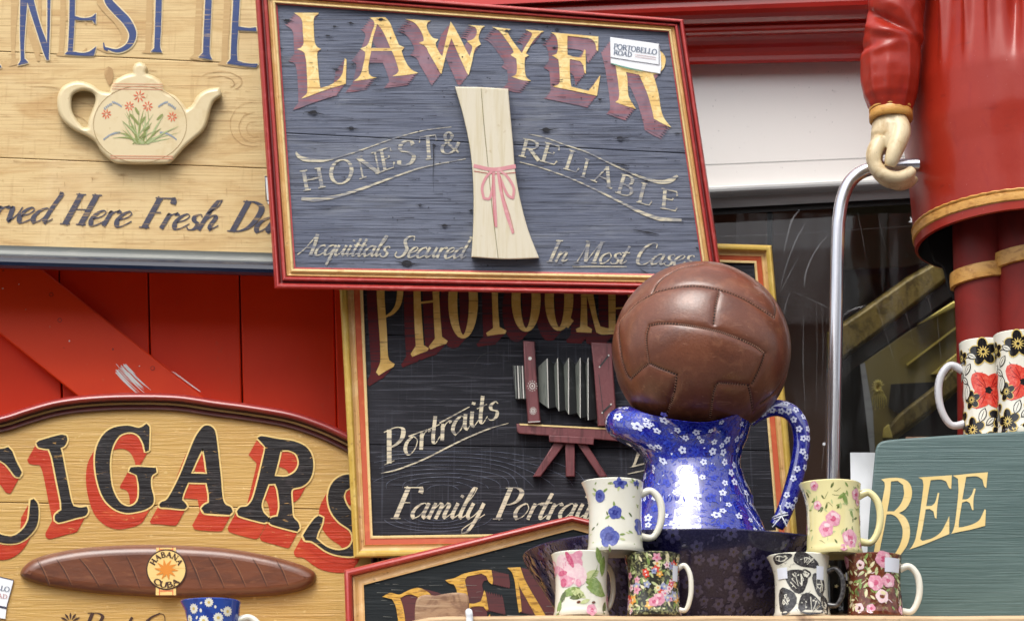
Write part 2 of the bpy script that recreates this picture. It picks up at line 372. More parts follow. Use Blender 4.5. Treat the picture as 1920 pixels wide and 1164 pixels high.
M['cam_red'] = mk('oxblood_stained_wood', S(112,58,62), .5, [((140,140,10), .5, .62, S(80,36,40), .7, .4), ((90,90,90), .6, .7, S(140,88,88), .5, 0)], bump=((80,80,80), .3, 0), coat=.15, coat_rough=.3)
M['cam_grey'] = mk('grey_painted_pleats', S(116,122,116), .5, [((260,260,30), .5, .65, S(78,84,82), .7, .2)])
M['cam_dark'] = mk('black_painted_wood', S(40,42,44), .55, [((60,60,60), .55, .7, S(80,84,84), .5, 0)])
M['cam_white'] = mk('chalky_white_paint', S(206,206,200), .6)
M['cig_wood'] = mk('varnished_mustard_painted_board', S(198,160,88), .4, [((4,4,9), .4, .7, S(188,146,76), .7, .5), ((9,9,330), .54, .66, S(172,128,66), .4, .5), ((70,70,130), .64, .70, S(226,196,130), .6, .3)], bump=((11,11,230), .7, .6), coat=.35, coat_rough=.18)
M['cig_black'] = mk('cracked_black_paint', S(26,22,24), .45, [((70,70,260), .64, .69, S(196,152,84), .7, .6), ((60,60,90), .5, .7, S(58,50,52), .6, 0)], bump=((11,11,230), .7, .6), spec=.3, coat=.12, coat_rough=.25)
M['cig_red'] = mk('cracked_vermilion_paint', S(178,48,18), .45, [((70,70,260), .64, .70, S(206,156,88), .6, .6), ((12,12,30), .45, .7, S(204,84,44), .6, 0)], bump=((11,11,230), .6, .6), spec=.3, coat=.12, coat_rough=.25)
M['cig_cream'] = mk('cream_outline_paint', S(230,200,128), .45, [((26,26,330), .6, .66, S(206,166,88), .6, .6)])
M['cigar'] = mk('carved_brown_varnish', S(112,64,40), .35, [((16,30,60), .42, .7, S(86,48,32), .7, .8), ((40,40,200), .55, .7, S(136,88,58), .5, .4)], bump=((30,30,90), .2, .5), coat=.4, coat_rough=.15)
M['cigar_line'] = mk('dark_cigar_seam', S(62,34,22), .5)
M['maroon_gloss'] = mk('maroon_gloss_moulding', S(146,44,42), .3, [((40,40,40), .5, .7, S(150,56,50), .6, .5), ((140,140,140), .64, .72, S(176,96,86), .5, 0)], coat=.5, coat_rough=.12)
M['maroon_dark'] = mk('dark_maroon_cove', S(66,26,26), .35, [((60,60,60), .5, .7, S(88,44,40), .6, 0)], coat=.4, coat_rough=.15)
M['den_wood'] = mk('black_board_with_green_cast', S(32,38,42), .55, [((9,9,200), .55, .65, S(56,62,66), .6, .5), ((30,30,300), .66, .7, S(130,130,130), .6, .3)], bump=((9,9,300), .5, .5), spec=.15)
M['den_gold'] = mk('crazed_gold_paint', S(206,160,62), .42, [((60,60,300), .52, .6, S(140,98,34), .8, .6), ((40,40,40), .5, .7, S(226,190,100), .6, 0)], bump=((80,80,320), .5, .4))
M['den_red'] = mk('maroon_letter_shade', S(84,34,38), .55, [((10,10,300), .5, .62, S(58,28,34), .8, .4)])
M['bee_wood'] = mk('sage_green_painted_board', S(74,97,95), .5, [((5,5,10), .4, .68, S(92,115,113), .7, .6), ((8,8,330), .54, .64, S(54,80,76), .6, .8), ((3,3,3), .5, .7, S(70,92,96), .5, 0)], bump=((8,8,260), .6, .9), coat=.15, coat_rough=.3)
M['bee_gold'] = mk('pale_gold_lettering', S(230,202,132), .45, [((14,14,14), .4, .7, S(240,220,162), .7, 0), ((14,14,300), .6, .68, S(190,160,96), .5, .4)])
M['red_wall'] = mk('scarlet_painted_planks', S(230,54,4), .45, [((5,5,3), .4, .7, S(218,44,2), .7, .2), ((140,140,60), .62, .72, S(212,70,40), .35, 0)], bump=((90,90,14), .12, 0), spec=.25)
M['red_brace'] = mk('scarlet_gloss_brace', S(232,62,10), .42, [((9,9,9), .45, .7, S(222,52,8), .7, .2), ((160,160,160), .66, .74, S(226,100,60), .4, 0)], spec=.3)
M['red_gloss'] = mk('crimson_gloss_shop_paint', S(172,34,24), .26, [((6,6,6), .4, .7, S(150,26,20), .7, 0), ((50,50,160), .64, .72, S(196,74,60), .4, 0)], coat=.5, coat_rough=.08)
M['red_gloss_bright'] = mk('scarlet_gloss_shop_paint', S(206,40,32), .3, [((6,6,6), .4, .7, S(190,32,26), .7, 0)], coat=.4, coat_rough=.1)
M['white_paint'] = mk('white_eggshell_paint', S(240,238,234), .4, [((5,5,5), .45, .75, S(228,225,220), .6, 0), ((120,120,120), .66, .74, S(200,198,196), .3, 0)], coat=.1)
M['grey_paint'] = mk('greyed_window_paint', S(168,170,170), .45, [((8,8,90), .45, .7, S(140,142,144), .6, 0)])
M['black_strip'] = mk('black_rubber_strip', S(22,22,22), .6)
M['tea_pot'] = mk('cream_glazed_relief', S(216,198,156), .38, [((30,30,30), .45, .72, S(198,172,120), .6, .5), ((120,120,120), .64, .72, S(176,146,96), .5, 0)], coat=.3, coat_rough=.2)
M['p_orange'] = mk('orange_leaf_paint', S(214,134,40), .5); M['p_red'] = mk('coral_brush_paint', S(214,92,56), .5); M['p_line'] = mk('salmon_line_paint', S(206,136,104), .5)
M['p_green'] = mk('leaf_green_paint', S(130,140,72), .5); M['p_green2'] = mk('pale_green_paint', S(164,176,122), .5)
M['p_blue'] = mk('dusty_blue_paint', S(140,150,160), .5); M['p_brown'] = mk('brown_line_paint', S(150,118,70), .5)
M['scroll'] = mk('parchment_painted_wood', S(214,206,184), .5, [((160,160,9), .45, .7, S(200,188,154), .7, .4), ((70,70,70), .64, .72, S(180,160,120), .5, 0)], bump=((160,160,12), .25, .2))
M['scroll_side'] = mk('shaded_olive_edge', S(120,112,66), .6, [((40,40,40), .5, .7, S(70,64,36), .7, 0)])  # side shading of the reliefs put into this darker colour
M['ribbon'] = mk('faded_pink_ribbon_paint', S(206,140,146), .55, [((60,60,60), .5, .7, S(224,178,176), .7, 0)])
M['label_white'] = mk('white_card', S(236,240,244), .5); M['label_ink'] = mk('slate_ink', S(110,122,142), .6); M['label_ink2'] = mk('dark_navy_ink', S(48,46,70), .6)
M['label_pink'] = mk('pale_red_ink', S(190,150,150), .6); M['label_green'] = mk('green_card_edge', S(90,150,130), .5)

# ---------------------------------------------------------------- ground
g = MB(); n = 12
for i in range(n):
    for j in range(n):
        x0, x1 = -60+120*i/n, -60+120*(i+1)/n; y0, y1 = -60+120*j/n, -60+120*(j+1)/n
        g.add([(x0,y0,0),(x1,y0,0),(x1,y1,0),(x0,y1,0)], [(0,1,2,3)], None)
M['ground'] = mk('paving_stone', S(92,92,94), .8, [((3,3,3), .4, .7, S(76,76,80), .7, 0), ((60,60,60), .5, .7, S(110,110,110), .5, 0)], bump=((80,80,80), .4, 0))
g.mats = [M['ground']]; go = g.build('ground', smooth=0); go['kind'] = 'structure'

# ---------------------------------------------------------------- boxes in world space
def box(mb, x0, x1, y0, y1, z0, z1, m):
    v = [(x0,y0,z0),(x1,y0,z0),(x1,y1,z0),(x0,y1,z0),(x0,y0,z1),(x1,y0,z1),(x1,y1,z1),(x0,y1,z1)]
    mb.add(v, [(0,3,2,1),(4,5,6,7),(0,1,5,4),(1,2,6,5),(2,3,7,6),(3,0,4,7)], m)

# ---------------------------------------------------------------- houses across the street (behind the camera; they bound the sky the glazes mirror)
M['brick'] = mk('sooty_brick', S(120,84,66), .8, [((1,1,1), .4, .7, S(100,70,56), .7, 0), ((9,9,30), .5, .65, S(146,110,88), .5, 0)])
M['slate'] = mk('slate_roof', S(70,72,80), .6); M['pane_far'] = mk('dark_window_glass', S(40,46,54), .08); M['stucco'] = mk('pale_stucco', S(196,186,168), .7)
for k, (x0, x1, hh, mt) in enumerate([(-11, -5.2, 4.9, 'brick'), (-5.2, .4, 5.4, 'stucco'), (.4, 6, 5.0, 'brick'), (6, 12, 5.7, 'stucco')]):
    t = thing('terrace_house', ['sooty brick terraced house across the street, farthest left', 'pale stucco terraced house across the street, nearest the left', 'brick terraced house across the street, between two stucco ones', 'taller pale stucco terraced house at the far right'][k], 'house', (x0, -11, 0), 'houses across the street')
    b = MB(); box(b, x0, x1-.01, -15, -11, 0, hh, M[mt]); b.build('wall', t, smooth=0)
    b = MB(); zc = hh+1.0; b.add([(x0,-15.1,hh),(x1,-15.1,hh),(x1,-10.9,hh),(x0,-10.9,hh),(x0,-13,zc),(x1,-13,zc)], [(3,2,5,4),(1,0,4,5),(0,3,4),(2,1,5)], M['slate']); b.build('roof', t, smooth=0)
    for fz in (.9, 3.1):
        for fx in (.2, .62):
            xa = x0+(x1-x0)*fx; b = MB(); box(b, xa, xa+1.0, -11.02, -10.94, fz, fz+1.5, M['white_paint']); w = b.build('window', t, smooth=0)
            b = MB(); box(b, xa+.07, xa+.93, -10.945, -10.925, fz+.08, fz+1.42, M['pane_far']); b.build('pane', w, smooth=0)

# ---------------------------------------------------------------- scarlet plank door with its brace
t = thing('plank_door', 'scarlet boarded door with a diagonal brace behind the hanging signs', 'door', P(300, 700, .47))
pd = Plane(300, 600, .47)
xs = [-420, -250, -60, 113, 280, 451, 628]
for a, b_ in zip(xs[:-1], xs[1:]):
    s_ = lambda x, y: x+(y-600)*.024*(1 if x > 0 else .5)
    mb = MB(); L = [(s_(a+1.2,-420), -420), (s_(b_-1.2,-420), -420), (s_(b_-1.2,1620), 1620), (s_(a+1.2,1620), 1620)]
    slab(mb, pd, [L], -.02, 0, M['red_wall'], bev=3); mb.build('board', t, smooth=40)
mb = MB(); L = [(630,-420),(640,-420),(676,1620),(666,1620)]; L = [(604,-420),(700,-420),(740,1620),(652,1620)]
slab(mb, pd, [L], -.02, .006, M['red_wall'], bev=3); mb.build('door_frame', t, smooth=40)
mb = MB(); slab(mb, pd, [[(-150,330),(45,478),(378,741),(520,860),(390,900),(232,812),(-2,624),(-150,505)]], 0, .022, M['red_brace'], bev=3); br = mb.build('brace', t, smooth=40)
pp = Pen(pd, .0226)
rr = random.Random(3)
for i in range(26):                                # dry white brush mark
    x = 222+rr.uniform(-6, 20); y = 690+rr.uniform(-8, 10); l = rr.uniform(18, 48)
    pp.stroke([(x, y), (x+l*.45, y+l*.5), (x+l*.95, y+l*.95)], [rr.uniform(.6, 2), rr.uniform(.8, 2.4), .3], M['white_paint'])
for i in range(3): pp.stroke([(322+i*3, 696+i), (372+i*2, 732+i)], [.5, .8], M['white_paint'])
for i in range(16):
    x, y = rr.uniform(-80, 380), 0; y = 478+(x-45)*.79+rr.uniform(14, 120); pp.dot(x, y, rr.uniform(.5, 1.6), rr.choice([M['rail_dark'], M['white_paint'], M['p_line']]), ry=rr.uniform(.5, 2.4))
for x, y in ((96,552),(112,600),(286,690),(300,740)): pp.ring(x, y, 3.6, 3.6, .9, M['rail_dark'], n=12); pp.dot(x, y, 3, M['red_brace'], dz=.0003)
absorb(br, pp)
mb = MB(); slab(mb, Plane(300, 600, .505), [[(-440,-420),(700,-420),(740,1620),(-440,1620)]], -.01, 0, M['rail_dark']); mb.build('backing', t, smooth=0)

# ---------------------------------------------------------------- framed signs
def bead(f0, f1, l0, h, m, n=6, l1=None):
    l1 = l0 if l1 is None else l1
    return [(lerp(f0, f1, (1-cos(pi*k/n))/2), lerp(l0, l1, (1-cos(pi*k/n))/2)+h*sin(pi*k/n), m) for k in range(1, n+1)]
def cove(f0, f1, l0, l1, d, m, n=5):
    return [(lerp(f0, f1, k/n), lerp(l0, l1, k/n)-d*sin(pi*k/n), m) for k in range(1, n+1)]
def frame(pl, outer, inner, prof, parent, open_=False, name='frame'):
    mb = MB(); n = len(outer); cw = area(outer) > 0
    rings = [[pl.at(*lp(o, i, f), l) for o, i in zip(outer, inner)] for f, l, m in prof]
    for k in range(1, len(prof)):
        m = prof[k][2]; A, B = rings[k-1], rings[k]
        vs = A+B; fs = []
        for i in range(n):
            j = (i+1) % n; q = (i, j, n+j, n+i); fs.append(q if not cw else q[::-1])
        mb.add(vs, fs, m)
    return mb.build(name, parent, smooth=38)
def planks(pl, loop, seams, m, gap, parent, name='panel', thick=.012):
    """boards cut from the loop by seam lines (xa,ya,xb,yb) from top to bottom"""
    xs_ = [p[0] for p in loop]; x0, x1 = min(xs_), max(xs_)
    def yat(sm, x): return sm[1]+(sm[3]-sm[1])*(x-sm[0])/(sm[2]-sm[0])
    def clip(poly, sm, keep_below):
        out = []
        for i in range(len(poly)):
            a, b_ = poly[i-1], poly[i]; da = a[1]-yat(sm, a[0]); db = b_[1]-yat(sm, b_[0])
            if not keep_below: da, db = -da, -db
            if (da >= 0) != (db >= 0): out.append(lp(a, b_, da/(da-db)))
            if db >= 0: out.append(b_)
        return out
    mb = MB()
    for k in range(len(seams)+1):
        q = list(loop)
        if k > 0: s0 = seams[k-1]; q = clip(q, (s0[0], s0[1]+.7, s0[2], s0[3]+.7), True)
        if k < len(seams): s1 = seams[k]; q = clip(q, (s1[0], s1[1]-.7, s1[2], s1[3]-.7), False)
        slab(mb, pl, [q], -thick, 0, m, bev=1.6, seg=2)
    sheet(mb, pl, [offset(loop, 3)], -.004, gap)
    return mb.build(name, parent, smooth=40)

# ---- tea sign ----------------------------------------------------------------------------------
PT = Plane(250, 300, .345)
tea = thing('shop_sign', 'pale wooden tea sign with blue capitals and a cream teapot relief', 'sign', P(250, 500, .35), 'painted shop signs')
o_ = [(-420,-170),(660,-118),(672,523),(-420,492)]; i_ = [(-385,-130),(622,-82),(630,477.5),(-385,449)]
frame(PT, o_, i_, [(0,-.03,None),(0,.004,M['navy_gloss'])]+bead(0,.62,.004,.012,M['navy_gloss'])+[(.64,.004,M['grey_gloss'])]+cove(.64,1,.004,.002,.002,M['grey_gloss'])+[(1,-.002,M['grey_gloss'])], tea)
pan = planks(PT, offset(o_, 12), [(0,97,481,121),(0,296,500,316)], M['tea_wood'], M['tea_gap'], tea)
pn = Pen(PT); A = cr(0, 0, 3.638)
N_ = [(140,-150),(205,-150),(188,0),(172,200),(165,330),(168,400),(195,430),(120,448),(140,410),(138,330),(135,200)]
Nd = [(140,-150),(205,-150),(222,-40),(250,80),(285,200),(322,300),(335,410),(318,412),(300,370),(270,280),(235,170),(190,30)]
Nr = [(322,-150),(352,-150),(345,0),(340,200),(333,410),(315,410),(322,200)]
E_ = [(470,-190),(660,-180),(652,-120),(640,-140),(520,-150),(512,0),(510,110),(560,124),(620,118),(655,92),(652,168),(630,140),(560,140),(510,136),(500,300),(495,352),(560,362),(610,352),(658,316),(640,382),(560,382),(440,372),(462,350),(470,200),(474,0)]
T_ = [(960,-170),(1240,-160),(1250,-100),(1215,-138),(1106,-146),(1104,0),(1098,200),(1092,320),(1106,360),(1028,354),(1052,330),(1056,200),(1062,0),(1064,-146),(980,-150),(950,-100)]
T2 = [(1290,-170),(1540,-160),(1552,-100),(1530,-138),(1446,-146),(1444,0),(1436,200),(1430,360),(1448,410),(1352,392),(1384,362),(1390,200),(1400,0),(1402,-146),(1320,-150),(1285,-100)]
E2 = [(1580,-140),(1790,-130),(1780,-60),(1640,-70),(1632,60),(1626,182),(1700,192),(1748,186),(1750,216),(1700,212),(1624,208),(1616,330),(1620,416),(1690,434),(1752,436),(1760,440),(1745,462),(1660,452),(1546,434),(1572,406),(1580,200),(1590,0)]
I_ = [(-60,-150),(-10,-150),(-22,0),(-30,300),(-12,420),(12,462),(-90,470),(-60,400)]
Ss = [(735,-140),(728,-60),(740,10),(800,80),(865,148),(905,232),(878,310),(800,348),(712,325)]
Sw = [26,40,52,58,58,50,38,24,8]
A2 = [(1960,-130),(2010,-130),(2120,430),(2040,430),(2000,260),(1920,260),(1880,440),(1830,440)]
tl = [N_, Nd, Nr, E_, T_, T2, E2, I_, A2]
for l in tl: pn.poly([A([(x-62, y+8) for x, y in l])], M['tea_tan'], ang=35)
pn.stroke(A([(x-52, y+6) for x, y in Ss]), [w/3.638 for w in Sw], M['tea_tan'])
for l in tl: pn.stroke(csm(A(l+[l[0]]), False, 35, 3), 3.6, M['tea_cream'], smooth=False, dz=.0005)
pn.stroke(A(Ss), [(w+16)/3.638 for w in Sw], M['tea_cream'], dz=.0005)
for l in tl: pn.poly([A(l)], M['tea_blue'], ang=35, dz=.001)
pn.stroke(A(Ss), [w/3.638 for w in Sw], M['tea_blue'], dz=.001)
pn.stroke(A([(706,292),(714,332),(735,345)]), [2,4,3], M['tea_blue'], dz=.001)
pn.build('title_lettering', pan)
scr_text(pn, 'Served Here Fresh Daily', (-82,412), (574,440), 29, M['script_navy'], slant=.5, thick=.34, thin=.08)
pn.build('script_lettering', pan)
rr = random.Random(6); gm = M['tea_gap2'] = mk('grain_line', S(172,136,88), .6, [((60,60,60), .45, .65, S(204,170,116), .8, 0)])
for cx, cy, rx, ry, a0, a1 in [(1500,560,150,70,-2.6,.9),(1490,570,110,48,-2.4,.8),(1720,850,150,150,1.3,4.9),(1730,870,100,100,1.4,4.8),(1740,880,60,50,1.2,4.9),(240,760,420,90,-1.2,.2),(180,860,420,120,-1.4,-.1),(200,640,300,50,-1.6,0),(1500,800,240,40,-2.6,-.6)]:
    pn.stroke(A([(cx+cos(a0+(a1-a0)*k/14)*rx+rr.uniform(-3, 3), cy+sin(a0+(a1-a0)*k/14)*ry+rr.uniform(-3, 3)) for k in range(15)]), [.3]+[rr.uniform(.5, 1.3) for _ in range(13)]+[.3], gm)
pn.poly([A([(715,470),(740,455),(765,470),(775,510),(765,560),(745,590),(730,560),(712,515)])], gm)
for i in range(260):
    x, y = rr.uniform(0, 470), rr.uniform(100, 455); l = rr.uniform(2, 16); pn.stroke([(x, y), (x+l, y+l*.04)], [rr.uniform(.3, .9), .3], gm, smooth=False)
for i in range(40):
    x, y = rr.uniform(0, 470), rr.uniform(310, 450); pn.stroke([(x, y), (x+rr.uniform(-1, 1), y+rr.uniform(5, 18))], [rr.uniform(.3, 1.0), .3], gm, smooth=False)
absorb(pan, pn)
# teapot
pot = csm(A([(392,660),(425,595),(490,560),(560,556),(630,582),(690,622),(745,630),(758,592),(790,545),(850,512),(906,500),(905,470),(918,440),(950,425),(985,437),(1002,465),(997,500),(1060,526),(1105,566),(1132,625),(1190,652),(1240,698),(1275,742),(1310,715),(1350,650),(1410,612),(1490,600),(1508,622),(1508,660),(1462,695),(1436,760),(1420,830),(1388,895),(1330,948),(1270,1000),(1215,1060),(1170,1108),(1130,1122),(800,1118),(740,1085),(690,1035),(650,972),(590,930),(500,885),(425,820),(394,750)]), True, 60, 4)
hole = csm(A([(488,700),(498,652),(540,626),(600,624),(642,648),(650,690),(632,745),(606,810),(596,868),(568,868),(522,815),(494,760)]), True, 60, 4)
mb = MB(); slab(mb, PT, [pot, hole], 0, .017, M['tea_pot'], bev=7, seg=4, side=M['scroll_side'], h=.006); po = mb.build('teapot_relief', tea, smooth=50)
pn = Pen(PT, .0173)
B_ = A
pn.ring(955/3.638, 850/3.638, 318/3.638, 262/3.638, 1.0, M['p_brown'])
for y0 in (575, 592, 610): pn.stroke(A([(765,y0-2),(1110,y0+2)]), 1.2, M['p_line'])
for y0 in (1064, 1080): pn.stroke(A([(752,y0),(1180,y0+4)]), 1.6, M['p_line'])
rr = random.Random(5)
def petals(x, y, r, m, n=8):
    for k in range(n):
        a = 2*pi*k/n+.2
        pn.stroke([(x+cos(a)*r*.25, y+sin(a)*r*.25), (x+cos(a)*r*.7, y+sin(a)*r*.7), (x+cos(a)*r, y+sin(a)*r)], [1.0, 2.6, .8], m)
for x, y, r in [(950,658,42),(882,726,34),(1008,726,36),(726,780,34),(1174,798,34)]: petals(x/3.638, y/3.638, r/3.638, M['p_red'])
for k in range(26):                                # grassy leaves fanning from the foot
    a = -pi/2+(k/25-.5)*2.75; L = rr.uniform(150, 265); bx = 955+rr.uniform(-55, 55); by = 985
    ex = bx+sin(a+pi/2)*L*.98; ey = by-cos(a+pi/2)*L*.98
    dx = ((ex-955)/318)**2+((ey-850)/262)**2
    if dx > .8: ex = lerp(955, ex, .82); ey = lerp(900, ey, .82)
    pn.stroke(A([(bx, by), ((bx+ex)/2+rr.uniform(-12, 12), (by+ey)/2-rr.uniform(0, 26)), (ex, ey)]), [1.2, rr.uniform(1.8, 3.6), .5], rr.choice([M['p_green'], M['p_green2'], M['p_green2']]))
for x in (945, 885, 1010): pn.stroke(A([(952,970),(x,860),(x+4 if x==945 else x,760)]), [1.2,1.2,.8], M['p_green'])
for x, y, a in [(930,830,.6),(975,820,-.6),(935,760,.5),(905,880,.9),(1000,880,-.9),(930,940,.3),(985,930,-.3),(905,800,.7),(1090,800,-.8)]:
    pn.dot(x/3.638, y/3.638, 2.6, M['p_green'], ry=8.5, rot=-a)
for sx in (-1, 1):
    for k in range(11):
        x = 955+sx*(130+k*11); y = 735-26*sin(k*.3)+(k*2 if k > 5 else 0)-10; pn.dot(x/3.638, y/3.638, 1.5, M['p_blue'], ry=2.6, rot=sx*.5)
        x = 955+sx*(140+k*10.5); y = 905+k*k*.45; pn.dot(x/3.638, y/3.638, 1.4, M['p_blue'], ry=2.4, rot=-sx*.4)
pn.build('painted_flowers', po)

# ---- lawyer sign -------------------------------------------------------------------------------
PL = Plane(920, 280, .258, nz=-.02)
law = thing('shop_sign', 'slate blue lawyer sign in a red and gold frame with a parchment scroll relief', 'sign', P(935, 545, .26), 'painted shop signs')
o_ = [(477,-25),(1281,37),(1360,556),(515,541)]; i_ = [(520,9),(1252,61),(1318,515),(554,501)]
R_, D_, G_ = M['rail_red'], M['rail_dark'], M['rail_gold']
frame(PL, o_, i_, [(0,-.028,None),(0,.006,M['brown_side'])]+bead(.02,.24,.006,.006,R_)+[(.3,.003,D_),(.36,.003,D_)]+bead(.36,.56,.003,.006,R_)+[(.58,.004,M['rail_dark'])]+cove(.58,.78,.008,.004,.003,G_,5)+bead(.78,.92,.004,.003,M['rail_cream'],5)+[(.93,.003,R_),(1,.002,R_),(1,-.003,D_)], law)
pan = planks(PL, offset(o_, 9), [(537,250,1287,288)], M['law_wood'], M['law_gap'], law)
C3 = cr(480, 0, 4.0136); C4 = cr(860, 0, 3.84)
Lt = {}
Lt['L'] = [C3([(285,98),(470,98),(470,108),(442,125),(434,150),(436,250),(442,318),(458,352),(490,372),(464,386),(460,420),(468,520),(475,600),(484,665),(560,640),(620,600),(650,555),(660,500),(668,440),(681,450),(676,632),(600,655),(490,690),(400,725),(340,745),(352,733),(377,712),(386,690),(386,620),(382,540),(378,470),(366,402),(346,386),(308,372),(340,360),(358,328),(353,250),(349,170),(336,136),(312,116)])]
Lt['A'] = [C3([(855,134),(972,131),(990,150),(1012,182),(1046,270),(1076,340),(1118,360),(1096,384),(1110,430),(1140,490),(1176,530),(1222,551),(1140,565),(1025,576),(1060,556),(1074,535),(1066,500),(1042,430),(1022,385),(868,385),(856,440),(846,500),(849,555),(872,578),(912,585),(830,600),(735,612),(765,590),(790,555),(805,500),(820,430),(822,394),(785,368),(830,348),(850,318),(870,250),(891,190),(885,160)]), C3([(912,182),(880,290),(866,364),(1012,364),(985,300),(950,230)])]
Lt['W'] = [C3([(1120,145),(1318,158),(1292,172),(1284,200),(1300,245),(1330,285),(1372,298),(1352,325),(1356,352),(1385,405),(1402,425),(1432,290),(1465,165),(1492,205),(1535,285),(1580,375),(1608,425),(1625,375),(1628,350),(1588,312),(1630,298),(1655,270),(1662,232),(1648,206),(1590,190),(1723,198),(1700,215),(1683,250),(1675,290),(1692,337),(1655,360),(1640,395),(1625,470),(1600,568),(1585,545),(1555,480),(1510,380),(1470,290),(1440,380),(1420,455),(1395,558),(1380,540),(1345,475),(1300,400),(1278,355),(1226,325),(1262,310),(1258,275),(1235,225),(1200,180),(1165,160)])]
Lt['Y'] = [C4([(240,195),(376,212),(352,226),(360,250),(385,290),(425,345),(455,385),(475,345),(510,290),(530,250),(524,236),(478,214),(614,226),(585,245),(550,280),(515,330),(484,386),(506,402),(478,415),(475,460),(478,520),(490,560),(522,586),(455,578),(378,552),(402,545),(416,530),(420,480),(415,425),(374,398),(396,378),(385,350),(350,300),(310,245),(280,216)])]
Lt['E'] = [C4([(665,235),(1006,265),(1004,372),(990,360),(985,320),(965,290),(930,276),(784,260),(782,330),(784,396),(830,410),(880,415),(895,390),(905,358),(914,364),(916,532),(905,525),(895,470),(875,442),(800,427),(800,500),(805,590),(812,626),(890,645),(935,655),(965,620),(1000,570),(1021,538),(996,692),(900,670),(678,625),(715,610),(728,590),(725,500),(718,430),(673,400),(705,390),(715,350),(710,290),(695,256)])]
Lt['R'] = [C4([(1090,290),(1300,315),(1400,340),(1470,385),(1490,430),(1478,490),(1440,528),(1400,540),(1420,600),(1440,680),(1455,780),(1478,850),(1532,920),(1470,892),(1405,855),(1394,800),(1360,680),(1322,590),(1300,540),(1205,520),(1214,560),(1218,640),(1226,700),(1276,786),(1210,766),(1128,736),(1150,720),(1156,680),(1146,580),(1132,490),(1118,400)]), C4([(1190,350),(1200,470),(1290,490),(1370,490),(1410,450),(1390,390),(1300,360)])]
pn = Pen(PL); off = (-17, 22)
for k, l in Lt.items(): pn.ext(l, M['law_red'], off, 6, ang=40)
for k, l in Lt.items(): pn.poly(l, M['gold'], ang=40, dz=.0006)
pn.build('title_lettering', pan)
C5 = cr(500, 250, 3.7545); C6 = cr(900, 250, 3.6375); cw = M['law_cream']
def rl(ch, o, ex, ey, C, s): q = C([o])[0]; rom_letter(pn, ch, q, (ex[0]/s, ex[1]/s), (ey[0]/s, ey[1]/s), cw, .16, .05)
for ch, o, ex, ey in [('H',(255,408),(175,-34),(-26,-140)),('O',(448,372),(172,-40),(-10,-165)),('N',(650,325),(168,-55),(-30,-150)),('E',(810,272),(120,-42),(-28,-150)),('S',(925,240),(205,-58),(-14,-165)),('T',(1080,192),(150,-22),(-10,-165)),('&',(1218,148),(150,-12),(6,-150))]: rl(ch, o, ex, ey, C5, 3.7545)
for ch, o, ex, ey in [('R',(255,152),(165,40),(32,-122)),('E',(400,186),(150,42),(36,-128)),('L',(560,238),(140,46),(44,-128)),('I',(680,295),(110,30),(32,-124)),('A',(760,320),(150,62),(42,-120)),('B',(915,402),(150,50),(40,-132)),('L',(1060,468),(140,40),(34,-136)),('E',(1220,508),(160,34),(10,-136))]: rl(ch, o, ex, ey, C6, 3.6375)
pn.stroke(C5([(205,132),(222,160),(262,182),(330,190),(400,192),(500,170),(600,140),(700,106),(900,36),(1100,-18),(1300,-44)]), [3,6,8,7,5,3,2.4,2,1.8,1.6,1], cw)
pn.stroke(C5([(245,458),(330,468),(420,458),(520,438),(700,380),(900,306),(1100,240),(1400,180)]), [7,7.5,6.5,5.5,4.5,3.2,2.6,1.6], cw)
pn.stroke(C6([(330,5),(450,32),(570,76),(720,126),(880,202),(1000,258),(1120,308),(1230,333),(1300,322),(1348,288)]), [1,1.6,2,2.2,2.8,3.2,4.5,7,9,5], cw)
pn.stroke(C6([(270,196),(400,230),(600,300),(800,390),(960,470),(1100,540),(1230,584),(1375,592)]), [1.2,1.8,2.4,3,4,6,7.5,5], cw)
pn.build('motto_lettering', pan)
scr_text(pn, 'Acquittals Secured', (560,478), (870,485), 20, cw, slant=.42, thick=.26, thin=.1)
pn.build('script_lettering', pan)
scr_text(pn, 'In Most Cases', (1022,491), (1296,499), 20.5, cw, slant=.42, thick=.26, thin=.09)
pn.stroke(C6([(630,908),(820,908),(1000,910)]), [1.5,2.2,1.5], cw)
pn.build('script_lettering', pan)
rr = random.Random(11)
for x, y, r in [(230,155,20),(712,175,13),(540,270,12),(602,525,14),(430,848,30),(718,965,20),(728,485,9),(188,365,10),(590,200,12),(940,148,16)]:
    x, y = C3([(x, y)])[0]; r /= 4
    pn.poly([[(x+cos(a)*r*rr.uniform(.8, 1.5), y+sin(a)*r*.6*rr.uniform(.6, 1.2)) for a in [2*pi*k/9 for k in range(9)]]], M['knot'], dz=.0012)
    pn.stroke([(x-r*2.4, y-r*.2), (x, y), (x+r*3, y+r*.5)], [.3, r*.5, .3], M['knot'], dz=.0012)
for x, y, r in [(632,935,26),(1160,998,24),(610,282,14),(690,345,12),(1575,962,14),(1018,716,12),(345,225,14),(708,212,14),(682,610,10)]:
    x, y = C4([(x, y)])[0]; r /= 3.84
    pn.poly([[(x+cos(a)*r*rr.uniform(.8, 1.4), y+sin(a)*r*.6*rr.uniform(.6, 1.2)) for a in [2*pi*k/9 for k in range(9)]]], M['knot'], dz=.0012)
    pn.stroke([(x-r*2, y), (x, y), (x+r*3.4, y-r*.3)], [.3, r*.5, .3], M['knot'], dz=.0012)
